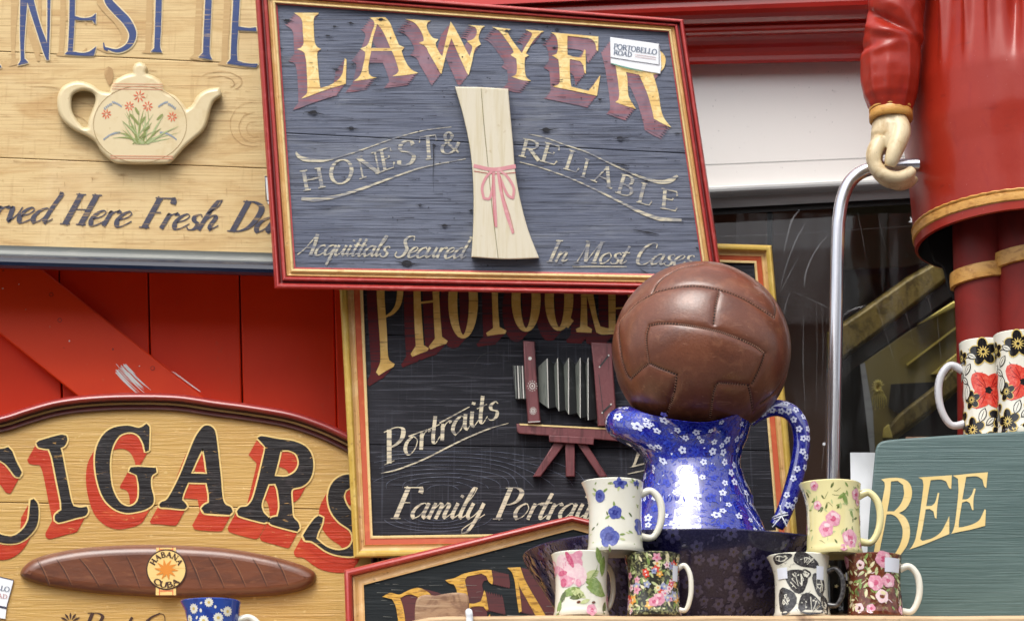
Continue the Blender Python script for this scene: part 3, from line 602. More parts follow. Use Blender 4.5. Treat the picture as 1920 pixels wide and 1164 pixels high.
for x, y, r in [(985,915,32),(1250,650,18),(1080,505,14),(1440,545,12),(500,210,10),(545,310,9),(1180,85,12)]:
    x, y = C5([(x, y)])[0]; r /= 3.7545
    pn.poly([[(x+cos(a)*r*rr.uniform(.8, 1.4), y+sin(a)*r*.7*rr.uniform(.6, 1.2)) for a in [2*pi*k/9 for k in range(9)]]], M['knot'], dz=.0012)
    pn.stroke([(x-r*2.5, y-r*.4), (x, y), (x+r*3, y+r*.2)], [.3, r*.5, .3], M['knot'], dz=.0012)
for a, b_ in [((1040,655),(1220,690)),((1090,925),(1200,990)),((1470,775),(1490,790)),((900,200),(1020,225)),((1100,315),(1160,330))]:
    a, b_ = C6([a, b_]); pn.stroke([a, lp(a, b_, .6), b_], [.8, 3, 1], M['knot'], dz=.0012)
for i in range(300):                               # worm holes and hair cracks
    x, y = rr.uniform(560, 1290), rr.uniform(40, 500)
    if rr.random() < .7: pn.stroke([(x, y), (x+rr.uniform(5, 26), y+rr.uniform(-.4, 1.8))], [.3, rr.uniform(.6, 1.3)], M['knot'], smooth=False, dz=.0012)
    else: pn.dot(x, y, rr.uniform(.6, 1.5), M['knot'], dz=.0012)
for x in (812,): pn.stroke([(x,268),(x+1,296),(x,330),(x+1,360)], [1.2,1.6,.8,.3], M['knot'], dz=.0012)
absorb(pan, pn)
sc_out = csm([(853,163),(903,164),(953,167),(957,215),(962,270),(966,320),(975,372),(990,430),(1011,484),(948,486),(884,482),(887,430),(888,375),(886,320),(880,270),(868,215)], True, 40, 5)
mb = MB(); slab(mb, PL, [sc_out], 0, .016, M['scroll'], bev=2, seg=2)
n0 = len(mb.v)
sl = MB()
slab(sl, PL, [[(x*1-.3, y+.3) for x, y in sc_out]], 0, .0135, M['scroll_side'])
so = mb.build('scroll_relief', law, smooth=30); sl.build('edge', so, smooth=0)
pn = Pen(PL, .0164)
pn.stroke([(902,166),(908,240),(916,320),(924,400),(934,484)], [.8,1.2,1,1.2,.8], M['scroll_side'])
rb = M['ribbon']
pn.stroke([(888,311),(925,318),(967,312)], [7,7,8], rb); pn.stroke([(888,321),(925,326),(967,324)], [1.2,1.2,1.4], M['rail_red'])
for pts in ([(926,318),(912,332),(904,352),(907,372),(918,372),(924,350),(927,322)], [(932,318),(940,340),(952,366),(962,372),(963,352),(950,330),(934,318)]):
    pn.stroke(pts, [4,5,5,5,5,5,3], rb)
pn.stroke([(925,324),(926,360),(928,400),(930,426)], [5,6,7,5], rb); pn.stroke([(934,324),(940,360),(950,400),(962,438)], [5,6,7,4], rb)
pn.stroke([(924,326),(924,360),(926,400),(928,424)], .8, M['rail_red']); pn.stroke([(938,330),(944,366),(956,404),(964,436)], .8, M['rail_red'])
pn.build('painted_ribbon', so)

# price card taped to the lawyer sign
t = thing('price_label', 'white shop card stuck over the last letter of the lawyer sign', 'label', PL.at(1193, 104, .004), 'white shop labels')
mb = MB(); slab(mb, PL, [[(1144,70),(1236,83),(1239,104),(1240,126),(1238,139),(1210,134),(1176,127),(1145,119)]], .0016, .003, M['label_white'], bev=.6, seg=1); cd_ = mb.build('card', t, smooth=0)
pn = Pen(PL, .0034)
rom_text(pn, 'PORTOBELLO', (1150,91.5), (1231,103), 9.5, M['label_ink'], .22, .09)
rom_text(pn, 'ROAD', (1150,102), (1184,107), 8.5, M['label_ink'], .22, .09)
for k in range(2): pn.stroke([(1191,102.5+k*4),(1230,108+k*4)], .8, M['label_pink'], smooth=False)
pn.stroke([(1145,108),(1190,115.5),(1235,122)], 1.2, M['label_ink2'], smooth=False); pn.stroke([(1235.5,84),(1236,122)], 1.0, M['label_ink2'], smooth=False)
pn.stroke([(1146,119.5),(1175,127.5),(1205,134)], [1.5,3,1], M['label_green'])
pn.build('printing', cd_)
# ---- photographer sign -------------------------------------------------------------------------
PP = Plane(1065, 740, .325, nz=-.01)
pho = thing('shop_sign', 'black photographer sign in an ochre and orange frame with a bellows camera relief', 'sign', P(1070, 1040, .33), 'painted shop signs')
o_ = [(631,434),(1447,460),(1498,1032),(663,1046)]; i_ = [(678,474),(1414,494),(1455,994),(699,1004)]
Yl, Og, Cl = M['rail_yellow'], M['rail_orange'], M['rail_cream']
frame(PP, o_, i_, [(0,-.028,None),(0,.006,M['brown_side'])]+bead(0,.34,.007,.006,Yl)+cove(.34,.6,.008,.006,.003,M['rail_gold'])+[(.62,.005,Og),(.86,.003,Og)]+bead(.86,1,.003,.0015,Cl,4)+[(1,-.003,Og)], pho)
pan = planks(PP, offset(o_, 10), [(684,627,1146,639),(687,833,1404,844)], M['pho_wood'], M['law_gap'], pho)
pn = Pen(PP); CA = cr(630, 540, 3.491); CB = cr(630, 760, 2.882); CJ = cr(1090, 740, 4.267)
pg = [
 [(262,-120),(320,-120),(318,60),(326,180),(334,300),(340,440),(350,474),(385,496),(376,515),(330,540),(280,572),(262,550),(290,476),(284,300),(270,100)],
 [(505,-100),(552,-100),(556,100),(566,250),(574,372),(608,394),(596,412),(545,430),(500,450),(488,432),(522,378),(512,200)],
 [(628,-100),(676,-100),(676,60),(684,200),(694,318),(732,346),(722,364),(670,380),(618,402),(606,384),(648,330),(640,200)],
 [(1016,-60),(1062,-60),(1060,100),(1070,254),(1116,278),(1108,298),(1050,304),(992,314),(982,294),(1028,262),(1022,100)],
 [(1600,-60),(1642,-60),(1642,100),(1646,250),(1676,268),(1672,292),(1575,288),(1570,268),(1598,254),(1604,100)],
 [(1640,40),(1684,40),(1708,180),(1730,250),(1780,262),(1820,260),(1826,300),(1740,304),(1704,290),(1680,200)],
 [(1780,-60),(1830,-60),(1830,270),(1786,270)]]
for l in pg: pn.ext([CA(l)], M['pho_red'], (-18, 20), 6, ang=35)
pn.ext([CA([(1860,-40),(1960,-40),(2090,290),(2030,300),(1900,100)])], M['pho_red'], (-18, 20), 5)
for cx, rx, ry, b in [(832,68,230,318),(1244,66,200,274),(1460,64,200,268)]:
    pts = CA([(cx+cos(a)*rx, b-ry+sin(a)*ry) for a in [2*pi*i/30 for i in range(31)]])
    for k in range(5): pn.stroke([(x-18*k/4, y+20*k/4) for x, y in pts], [4+11*abs(cos(2*pi*i/30)) for i in range(31)], M['pho_red'], smooth=False)
    pn.stroke(pts, [6+11*abs(cos(2*pi*i/30)) for i in range(31)], M['pho_gold'], smooth=False, dz=.0006)
for l in pg: pn.poly([CA(l)], M['pho_gold'], ang=35, dz=.0006)
pn.stroke(CA([(320,190),(370,160),(405,110),(420,30),(410,-60),(360,-110),(300,-110)]), [3,7,10,12,11,6,4], M['pho_gold'], dz=.0007)
pn.poly([CA([(1530,190),(1556,214),(1520,262),(1500,250)])], M['pho_gold'], dz=.0007)
pn.stroke(CA([(556,96),(640,86)]), [4,4], M['pho_gold'], dz=.0007); pn.stroke(CA([(1810,135),(1900,128)]), [3,3], M['pho_gold'], dz=.0007)
for l in ([(1900,-60),(1960,-60),(1990,240),(2020,290),(1900,290),(1925,240)], [(2050,-60),(2110,-60),(2200,290),(2110,290)]): pn.poly([CA(l)], M['pho_gold'], dz=.0006)
pc = M['pho_cream']
pn.build('title_lettering', pan)
scr_text(pn, 'Portraits', (718,873), (936,781), 29, pc, slant=.42, thick=.24, thin=.06)
pn.stroke(CB([(243,366),(330,346),(470,292),(590,232),(700,178),(830,124),(932,95)]), [1.2,2.4,2.8,2.8,2.8,2.4,.8], pc)
pn.stroke(CB([(392,166),(492,130)]), [2.6,1.6], pc); pn.stroke(CB([(560,94),(722,6)]), [3,1.6], pc)
pn.build('script_lettering', pan)
scr_text(pn, 'Family Portraits', (730,972), (1128,974), 30, pc, slant=.42, thick=.25, thin=.06)
rom = None
scr_text(pn, 'Landscapes', (1180,876), (1420,780), 29, pc, slant=.42, thick=.24, thin=.06) if False else None
pn.poly([CJ([(448,450),(470,470),(432,560),(505,545),(502,556),(380,584),(410,565)])], pc)
pn.stroke(CJ([(372,632),(440,616),(520,600)]), [.8,2.2,2.4], pc)
pn.build('script_lettering', pan)
rr = random.Random(21)
for i in range(10):                                # big knot of grain round the lower words
    a = 16+i*13; pts = [(830+cos(t)*a*1.9*(1+.08*sin(3*t+i)), 918+sin(t)*a*.62*(1+.06*cos(2*t))) for t in [pi*1.03+pi*.94*k/22 for k in range(23)]]
    pts = [(x, max(846, y)) for x, y in pts if 700 < x < 1440]
    pn.stroke(pts, [.4]+[rr.uniform(.5, 1.1) for _ in pts[2:]]+[.4], M['law_wood'], smooth=False, dz=-.0003)
    if i < 5:
        pts = [(820+cos(t)*a*1.5, 968+sin(t)*a*.4) for t in [.1+pi*.9*k/16 for k in range(17)]]
        pn.stroke([p for p in pts if p[1] < 1000], [rr.uniform(.5, 1.0) for p in pts if p[1] < 1000], M['law_wood'], smooth=False, dz=-.0003)
for i in range(170):
    x, y = rr.uniform(705, 1440), rr.uniform(480, 1000); l = rr.uniform(10, 60)
    pn.stroke([(x, y), (x+l*.5, y+rr.uniform(-1.5, 1.5)), (x+l, y+rr.uniform(-2, 3))], [.2, rr.uniform(.4, .9), .2], rr.choice([M['law_wood'], M['knot'], M['knot']]), smooth=False, dz=-.0003)
pn.stroke([(888,690),(900,668),(925,660),(948,672)], [.5,1,1,.5], M['cam_dark'])
absorb(pan, pn)
# the bellows camera on its stand, carved in relief
camr = MB(); slab(camr, PP, [CB([(975,98),(1110,104),(1330,116),(1500,124),(1700,132),(1700,205),(1490,190),(1390,182),(1150,164),(990,152),(978,140)])], .0, .014, M['cam_red'], bev=2); cam_bed = camr.build('camera_relief', pho, smooth=40)
mb = MB(); slab(mb, PP, [CB([(990,97),(1500,123),(1700,131),(1700,140),(1500,131),(995,106)])], .0135, .0146, M['rail_cream']); mb.build('bed_edge', cam_bed, smooth=0)
mb = MB(); slab(mb, PP, [CA([(1225,345),(1300,350),(1312,560),(1340,882),(1256,886),(1236,600)])], 0, .018, M['cam_red'], bev=2.5); st = mb.build('front_standard', cam_bed, smooth=40)
pn = Pen(PP, .0184)
for x, y, r in [(1270,460,12)]: pn.dot(630+x/3.491, 540+y/3.491, r/3.491, M['cam_white']); pn.build('rivet', st)
for x, y, r in [(1285,640,30),(1290,803,20)]:
    x, y, r = 630+x/3.491, 540+y/3.491, r/3.491; pn.ring(x, y, r*.55, r*.62, 1.5, M['cam_white'])
    for k in range(12): a = k*pi/6; pn.dot(x+cos(a)*r, y+sin(a)*r*1.1, 1.0, M['cam_white'], n=6)
    pn.dot(x, y, r*.22, M['cam_white']); pn.build('rosette', st)
pn.stroke(CA([(1258,876),(1336,872)]), 1.5, M['cam_white']); pn.build('foot_line', st)
mb = MB(); slab(mb, PP, [CA([(1155,504),(1245,514),(1246,726),(1176,726),(1160,600)])], 0, .012, M['cam_dark'], bev=1.5)
for x in (1168, 1186, 1200, 1216, 1234): slab(mb, PP, [CA([(x,508),(x+7,509),(x+16,722),(x+8,722)])], .012, .0145, M['cam_white'] if x in (1186, 1216) else M['cam_grey'])
mb.build('lens', cam_bed, smooth=30)
bl = [(1322,518),(1384,458),(1424,500),(1452,464),(1488,496),(1524,452),(1564,492),(1600,452),(1632,490),(1652,452),(1680,486),(1715,470),(1715,890),(1688,868),(1668,826),(1632,868),(1600,812),(1556,838),(1530,790),(1486,822),(1442,752),(1384,784),(1332,740)]
mb = MB(); slab(mb, PP, [CA(bl)], 0, .004, M['cam_dark'])
for a, b_, c in [(1322,1384,1430),(1424,1452,1490),(1488,1524,1566),(1564,1600,1634),(1632,1652,1690)]:
    k = (b_-1384)/270; yt = 458-4*k; yb = 786+80*k; sl_ = 30 if b_ < 1500 else 22
    f = CA([(a,yt+58),(b_,yt),(b_+sl_-22,yb),(a+8,yb-44)]); e = CA([(b_,yt),(c,yt+42),(c+20,yb-10),(b_+sl_-22,yb)])
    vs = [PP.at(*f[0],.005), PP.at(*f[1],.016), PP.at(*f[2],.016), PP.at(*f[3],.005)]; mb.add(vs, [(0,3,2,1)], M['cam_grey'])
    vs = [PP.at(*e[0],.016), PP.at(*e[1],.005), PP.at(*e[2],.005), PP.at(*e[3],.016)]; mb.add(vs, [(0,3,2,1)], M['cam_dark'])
    mb.add([PP.at(*f[0],.005), PP.at(*f[1],.016), PP.at(*e[1],.005), PP.at(f[1][0], f[1][1]+2, .004)], [(0,1,2,3)], M['cam_dark'])
    mb.add([PP.at(*f[3],.005), PP.at(*f[2],.016), PP.at(*e[2],.005), PP.at(f[2][0], f[2][1]-2, .004)], [(3,2,1,0)], M['cam_dark'])
    q = CA([(b_-5,yt+6),(b_+1,yt),(b_+sl_-21,yb),(b_+sl_-26,yb-6)]); mb.add([PP.at(*p,.0163) for p in q], [(0,3,2,1)], M['cam_white'])
mb.build('bellows', cam_bed, smooth=0)
mb = MB(); slab(mb, PP, [CA([(1668,355),(1806,360),(1812,500),(1842,905),(1714,902),(1690,560)])], 0, .018, M['cam_red'], bev=2.5)
mb.build('rear_standard', cam_bed, smooth=40)
pn = Pen(PP, .0184)
for a, b_ in [((1725,515),(1785,440)),((1742,815),(1800,760))]:
    a, b_ = CA([a, b_]); pn.stroke([a, b_], 3, M['cam_dark']); pn.dot(*a, 1.4, M['cam_white']); pn.dot(*b_, 1.6, M['cam_white'])
pn.stroke(CA([(1720,565),(1760,900)]), .8, M['cam_dark']); pn.build('stay', cam_bed)
mb = MB(); slab(mb, PP, [CB([(1150,160),(1395,174),(1392,212),(1152,196)])], 0, .017, M['cam_red'], bev=1.5); mb.build('stand_head', cam_bed, smooth=40)
for l in ([(1184,192),(1238,206),(1106,384),(1064,384)], [(1238,200),(1290,204),(1292,384),(1242,384)], [(1302,204),(1356,208),(1466,382),(1424,388)]):
    mb = MB(); slab(mb, PP, [CB(l)], 0, .012, M['cam_red'], bev=2); mb.build('leg', cam_bed, smooth=40)

# ---- cigar sign --------------------------------------------------------------------------------
PC = Plane(300, 950, .365)
cig = thing('shop_sign', 'mustard cigar sign with an arched maroon top and a carved brown cigar', 'sign', P(280, 1150, .37), 'painted shop signs')
top = [(-170,880),(-160,840),(-117,806),(-62,785),(0,760),(50,762.5),(99,749),(152,741),(229,736.5),(330,738),(406,748.6),(470,757),(543,769.6),(597,786.7),(641,805.8),(688,832),(716,860),(724,900)]
top[4] = (0,778)
o_ = csm([(-176,1320)]+top+[(736,1320)], True, 50, 5)
i_ = offset(o_, 34)
frame(PC, o_, i_, [(0,-.028,None),(0,.004,M['maroon_gloss'])]+bead(0,.42,.004,.010,M['maroon_gloss'],8)+cove(.42,.74,.003,.002,.003,M['maroon_dark'])+bead(.74,.98,.001,.005,M['maroon_dark'],5)+[(1,-.002,M['maroon_dark'])], cig)
pan = planks(PC, offset(o_, 8), [(0,941,660,955)], M['cig_wood'], M['tea_gap'], cig)
C7 = cr(0, 720, 2.6225); C8 = cr(330, 720, 2.6225)
cl = {}
cl['C'] = [C7([(15,316),(40,308),(60,330),(78,375),(107,432),(95,456),(74,450),(50,418),(20,386),(-20,370),(-70,390),(-105,460),(-105,560),(-70,660),(-10,730),(60,745),(110,714),(138,668),(146,610),(150,570),(166,562),(186,590),(189,650),(175,705),(130,755),(75,780),(0,776),(-90,730),(-160,640),(-185,540),(-178,430),(-140,350),(-80,315),(-20,318)])]
cl['I'] = [C7([(178,288),(196,276),(300,247),(326,252),(331,275),(318,302),(298,312),(306,345),(330,470),(350,570),(362,598),(395,605),(426,600),(433,622),(420,645),(380,655),(290,679),(270,668),(270,645),(286,628),(302,618),(300,580),(280,480),(256,360),(240,318),(215,315),(188,308)])]
cl['G'] = [C7([(700,208),(720,193),(735,212),(732,325),(714,331),(704,290),(680,250),(640,235),(590,250),(556,300),(541,370),(543,450),(556,520),(590,580),(630,600),(664,588),(681,558),(683,500),(672,446),(634,428),(642,408),(680,405),(766,410),(770,432),(745,452),(743,500),(756,558),(750,590),(720,612),(680,624),(620,631),(560,610),(510,560),(480,480),(467,390),(475,310),(510,245),(560,212),(630,203),(680,214)])]
cl['A'] = [C8([(-84,592),(-72,578),(-48,568),(-22,530),(20,445),(60,345),(88,275),(110,236),(138,205),(166,204),(190,225),(201,280),(211,370),(221,460),(229,555),(242,588),(270,604),(279,625),(264,641),(140,633),(124,610),(140,592),(162,582),(161,540),(150,484),(60,482),(36,538),(30,568),(46,584),(56,600),(40,613),(-40,606),(-76,604)]), C8([(132,312),(100,378),(74,438),(152,440),(143,370)])]
cl['R'] = [C8([(400,264),(420,254),(500,268),(580,280),(640,308),(670,356),(674,420),(656,470),(622,500),(576,512),(566,532),(571,600),(576,650),(600,678),(609,705),(596,723),(540,709),(468,688),(454,670),(470,655),(500,648),(509,600),(500,520),(488,488),(455,490),(436,540),(421,590),(430,628),(456,655),(450,673),(430,679),(310,646),(299,624),(316,604),(350,598),(376,566),(396,500),(425,380),(440,310),(424,290)]), C8([(515,324),(500,390),(484,450),(540,453),(585,430),(604,390),(592,345),(556,325)])]
cl['S'] = [C8([(700,645),(723,655),(716,690),(698,728),(690,758),(740,798),(800,815),(850,800),(870,760),(855,715),(800,675),(760,620),(747,550),(768,485),(820,447),(890,445),(930,470),(960,462),(970,520),(955,570),(935,560),(915,520),(870,505),(835,520),(825,555),(850,610),(920,670),(950,735),(935,800),(880,842),(800,840),(740,820),(690,785),(665,770),(635,766),(624,742),(650,700),(680,660)])]
pn = Pen(PC)
for l in cl.values(): pn.ext([l[0]] if len(l) == 1 else l, M['cig_red'], (-17, 31), 9, ang=70)
for l in cl.values():
    for q in l: pn.stroke(csm(q+[q[0]], False, 60, 4), 6, M['cig_cream'], smooth=False, dz=.0006)
for l in cl.values(): pn.poly(l, M['cig_black'], ang=50, dz=.0011)
pn.build('title_lettering', pan)
scr_text(pn, 'Best Quality', (145,1192), (440,1194), 22, M['cigar_line'], slant=.4, thick=.26, thin=.07)
pn.build('script_lettering', pan)
for k in range(7):
    a = pi+pi*k/6; pn.stroke([(132+cos(a)*6, 1166+sin(a)*6), (132+cos(a)*13, 1166+sin(a)*13), (132+cos(a)*20, 1166+sin(a)*18)], [1,4,1.5], M['cigar_line'])
absorb(pan, pn)
M['cigar_pale'] = mk('pale_leaf_edge', S(142,96,66), .4, coat=.3)  # pale strokes beside the dark wrapper seams
cg = csm([(38,1076),(44,1062),(62,1048),(100,1036),(160,1026),(240,1021),(320,1021),(420,1027),(500,1040),(560,1056),(588,1070),(593,1082),(586,1096),(560,1108),(510,1116),(440,1120),(360,1121),(280,1118),(200,1113),(130,1105),(80,1096),(48,1086)], True, 70, 4)
mb = MB(); slab(mb, PC, [cg], 0, .016, M['cigar'], bev=19, seg=8, h=.015); co = mb.build('cigar_relief', cig, smooth=60)
pn = Pen(PC, .0164)
for x0, x1 in [(70,92),(106,134),(148,186),(190,222),(236,262),(352,378),(390,420),(432,460),(474,500),(518,540)]:
    yt = 1036+abs(x0-300)*.05; yb = 1104-abs(x0-300)*.03
    pn.stroke([(x0,yt+2),((x0+x1)/2,(yt+yb)/2-2),(x1,yb)], [.8,1.6,.8], M['cigar_line']); pn.stroke([(x0+3.4,yt+3),((x0+x1)/2+3,(yt+yb)/2-2),(x1+2,yb-2)], [.5,1.2,.4], M['cigar_pale'])
absorb(co, pn)
pn = Pen(PC, .0168)
pn.poly([[(293,1026),(330,1026),(330,1115),(292,1115)]], M['cig_cream'], smooth=False)
for x in (299, 324): pn.stroke([(x,1026),(x,1115)], 1.6, M['p_red'], smooth=False)
for y in (1030, 1107): pn.stroke([(300,y),(323,y)], 2, M['p_red'], smooth=False)
pn.dot(312, 1067, 38, M['cigar_line'], n=40, dz=.0005); pn.dot(312, 1067, 35.5, M['cig_cream'], n=40, dz=.001)
for k in range(10):
    a = pi*2*k/10; pn.stroke([(312,1067),(312+cos(a)*10,1067+sin(a)*9),(312+cos(a+.1)*22,1067+sin(a+.1)*19)], [1.5,6,.8], M['p_orange'], dz=.0015)
def arc_text(pn, text, cx, cy, r, a0, a1, h, m, inside=False):
    tot = sum(ROM[c][0] for c in text); x = 0
    for c in text:
        t = (x+ROM[c][0]/2)/tot; a = lerp(a0, a1, t); wv = abs(a1-a0)*r/tot
        if not inside: ux = (-sin(a), cos(a)); uy = (cos(a), sin(a))
        else: ux = (sin(a), -cos(a)); uy = (-cos(a), -sin(a))
        o = (cx+cos(a)*r-ux[0]*wv*ROM[c][0]/2, cy+sin(a)*r-ux[1]*wv*ROM[c][0]/2)
        rom_letter(pn, c, o, (ux[0]*wv, ux[1]*wv), (uy[0]*h, uy[1]*h), m, .26, .12, dz=.0016); x += ROM[c][0]
arc_text(pn, 'HABANA', 312, 1067, 23.5, -pi+.32, -.32, 10, M['cigar_line'])
arc_text(pn, 'CUBA', 312, 1067, 33.5, pi-.75, .75, 10, M['cigar_line'], True)
pn.build('paper_band', co)

t = thing('price_label', 'white shop card with navy border on the left edge of the cigar sign', 'label', PC.at(0, 1120, .003), 'white shop labels')
mb = MB(); slab(mb, PC, [[(-62,1066),(26,1087),(13,1133),(10,1160),(-80,1142)]], .0012, .0026, M['label_white'], bev=.5, seg=1); cd_ = mb.build('card', t, smooth=0)
pn = Pen(PC, .003)
pn.stroke([(-62,1066),(25.5,1087),(13,1138),(-74,1120)], [1.6]*4, M['label_ink2'], smooth=False); pn.stroke([(-74,1121),(12.5,1140)], 2.4, M['label_ink2'], smooth=False)
rom_text(pn, 'PORTOBELLO', (-66,1093), (17,1109), 9, M['label_ink'], .2, .08); rom_text(pn, 'ROAD', (-24,1116), (13,1122), 8, M['label_pink'], .2, .08)
pn.build('printing', cd_)
t = thing('price_label', 'white shop card on the tea sign mostly hidden by the lawyer frame', 'label', PT.at(520, 360, .003), 'white shop labels')
mb = MB(); slab(mb, PT, [[(496,330),(560,338),(562,394),(520,392),(502,382)]], .0012, .0026, M['label_white'], bev=.5, seg=1); cd_ = mb.build('card', t, smooth=0)
pn = Pen(PT, .003); pn.stroke([(560,339),(497,331),(499,376),(560,384)], [2]*4, M['label_ink2'], smooth=False); pn.build('printing', cd_)

# ---- gabled sign behind the basin --------------------------------------------------------------
PD = Plane(1072, 1100, .282)
den = thing('shop_sign', 'black gabled sign in a red and gold frame behind the dark basin', 'sign', P(1072, 1160, .29), 'painted shop signs')
o_ = [(645,1068),(1072,966),(1499,1068),(1508,1400),(655,1400)]; i_ = [(682,1096),(1075,992),(1462,1096),(1470,1370),(692,1370)]
frame(PD, o_, i_, [(0,-.028,None),(0,.004,M['rail_red'])]+bead(0,.4,.004,.008,M['rail_red'])+[(.44,.003,M['rail_dark'])]+cove(.44,.9,.006,.002,.003,M['rail_gold'])+[(1,.002,M['rail_gold']),(1,-.003,M['rail_dark'])], den)
pan = planks(PD, offset(o_, 9), [(640,1230,1510,1235)], M['den_wood'], M['law_gap'], den)
pn = Pen(PD); C9 = cr(740, 1080, 7.3846)
dl = [C9([(-170,280),(-60,225),(60,250),(160,205),(230,175),(330,155),(420,190),(500,250),(560,380),(570,560),(520,760),(420,860),(-60,900),(-10,780),(60,700),(40,560),(10,400),(-40,310)]), C9([(75,300),(110,400),(140,560),(150,700),(300,740),(400,640),(400,450),(340,310),(240,250),(160,255)])]
de = [C9([(700,50),(830,20),(960,-40),(1210,-90),(1340,-90),(1362,60),(1350,110),(1300,70),(1270,0),(1200,-40),(1000,0),(975,60),(1000,180),(1030,370),(1100,375),(1190,345),(1215,280),(1240,190),(1262,240),(1300,460),(1270,470),(1230,415),(1150,410),(1040,430),(1060,640),(1240,620),(1320,520),(1340,760),(860,800),(920,700),(890,500),(860,200),(820,110),(750,90)])]
dn = [C9([(1560,-120),(1740,-130),(1800,40),(1900,220),(2020,420),(2140,640),(2160,800),(2060,780),(1960,560),(1840,340),(1730,140),(1700,0),(1740,280),(1760,480),(1720,500),(1690,300),(1660,60),(1620,-60)])]
for l in (dl, de, dn): pn.ext(l, M['den_red'], (32, 8), 7, ang=40)
for l in (dl, de, dn): pn.poly(l, M['den_gold'], ang=40, dz=.0007)
pn.build('lettering', pan)
rr = random.Random(4)
for i in range(30):
    x, y = rr.uniform(700, 1060), rr.uniform(1090, 1160); pn.stroke([(x, y), (x+rr.uniform(6, 26), y+rr.uniform(-2, 1))], [rr.uniform(.4, 1.3), .3], M['grey_gloss'], smooth=False, dz=.0012)
absorb(pan, pn)

# ---- sage green board on the shelf -------------------------------------------------------------
PB = Plane(1800, 980, -.085, nz=0)
bee = thing('sign_board', 'sage green board with pale gold capitals standing on the shelf', 'sign', P(1800, 1155, -.08))
bo = csm([(1640,858),(1643,838),(1652,828),(1672,824),(1780,816),(1920,808),(2010,803),(2300,800),(2300,1157),(1622,1157),(1628,1000)], True, 60, 4)
mb = MB(); slab(mb, PB, [bo], -.022, 0, M['bee_wood'], bev=4, seg=4); pan = mb.build('panel', bee, smooth=40)
pn = Pen(PB); CE = cr(1420, 880, 3.84); bg_ = M['bee_gold']
pn.poly([CE([(892,70),(930,62),(1000,58),(1060,70),(1100,105),(1114,160),(1104,220),(1070,280),(1020,312),(1064,340),(1094,400),(1098,470),(1080,540),(1040,600),(1010,640),(960,680),(880,720),(800,745),(815,700),(838,600),(870,400),(895,250),(918,120),(915,90)]), CE([(962,85),(955,180),(935,300),(985,300),(1030,250),(1056,180),(1050,110),(1010,80)]), CE([(930,322),(910,440),(885,560),(870,680),(940,650),(1000,590),(1040,500),(1044,420),(1010,350),(970,322)])], bg_, ang=40)
for l in ([(1160,56),(1280,48),(1400,40),(1396,140),(1380,130),(1360,85),(1320,70),(1248,76),(1232,160),(1216,262),(1255,260),(1280,235),(1300,165),(1310,168),(1296,260),(1290,352),(1278,345),(1268,300),(1240,282),(1212,286),(1190,420),(1172,500),(1190,512),(1260,492),(1320,450),(1360,380),(1382,334),(1382,462),(1280,505),(1180,545),(1094,574),(1118,545),(1140,490),(1168,330),(1196,120),(1190,72)],
          [(1408,42),(1520,30),(1660,18),(1648,132),(1634,120),(1620,70),(1580,48),(1504,52),(1492,120),(1476,214),(1510,212),(1540,185),(1560,134),(1572,138),(1556,215),(1556,292),(1546,286),(1530,240),(1506,226),(1474,236),(1452,370),(1450,415),(1480,412),(1550,392),(1600,360),(1636,284),(1646,290),(1640,404),(1540,430),(1460,446),(1398,460),(1412,430),(1424,380),(1448,160),(1444,66)]):
    pn.poly([CE(l)], bg_, ang=40)
for l in ([(1700,18),(1790,12),(1900,0)],): pass
pn.build('lettering', pan)
# ---------------------------------------------------------------- turned and swept shapes
def frames(pts):
    T = [(pts[min(i+1, len(pts)-1)]-pts[max(i-1, 0)]).normalized() for i in range(len(pts))]
    n = T[0].orthogonal().normalized(); N = [n]
    for i in range(1, len(pts)):
        n = N[-1]-T[i]*N[-1].dot(T[i]); N.append(n.normalized())
    return T, N
def csm3(pts, n=6):
    out = []
    for i in range(len(pts)-1):
        p0 = pts[max(0, i-1)]; p1 = pts[i]; p2 = pts[i+1]; p3 = pts[min(len(pts)-1, i+2)]
        for k in range(n):
            t = k/n; out.append(.5*((2*p1)+(p2-p0)*t+(2*p0-5*p1+4*p2-p3)*t*t+(3*p1-p0-3*p2+p3)*t**3))
    out.append(pts[-1]); return out
def interp(rs, n):
    out = []
    for i in range(len(rs)-1): out += [lerp(rs[i], rs[i+1], k/n) for k in range(n)]
    return out+[rs[-1]]
def tube(mb, pts, rs, m, seg=14, n=6, flat=1.0, axis=None, cap=True):
    """round bar through pts; flat squeezes it along axis"""
    if not isinstance(rs, (list, tuple)): rs = [rs]*len(pts)
    if n > 1: pts, rs = csm3([Vector(p) for p in pts], n), interp(rs, n)
    T, N = frames(pts); vs = []; fs = []
    for p, t, nn, r in zip(pts, T, N, rs):
        b = t.cross(nn)
        for k in range(seg):
            d = nn*cos(2*pi*k/seg)+b*sin(2*pi*k/seg)
            if axis is not None: d = d+axis*(d.dot(axis)*(flat-1))
            vs.append(p+d*r)
    L = len(pts)
    for i in range(L-1):
        for k in range(seg): j = (k+1) % seg; fs.append((i*seg+k, i*seg+j, (i+1)*seg+j, (i+1)*seg+k))
    if cap:
        vs += [pts[0], pts[-1]]; a = len(vs)-2
        for k in range(seg): j = (k+1) % seg; fs += [(a, j, k), (a+1, (L-1)*seg+k, (L-1)*seg+j)]
    mb.add(vs, fs, m)
class Surf:
    """upright surface of revolution-like body: th=0 faces the camera, u metres round, v metres up"""
    def __init__(s, cx, py, Y, rfun): s.o = P(cx, py, Y); s.r = rfun
    def at(s, th, v, lift=0.0):
        r, vv = s.r(th, v); r += lift; return Vector((s.o.x+r*sin(th), s.o.y-r*cos(th), s.o.z+vv))
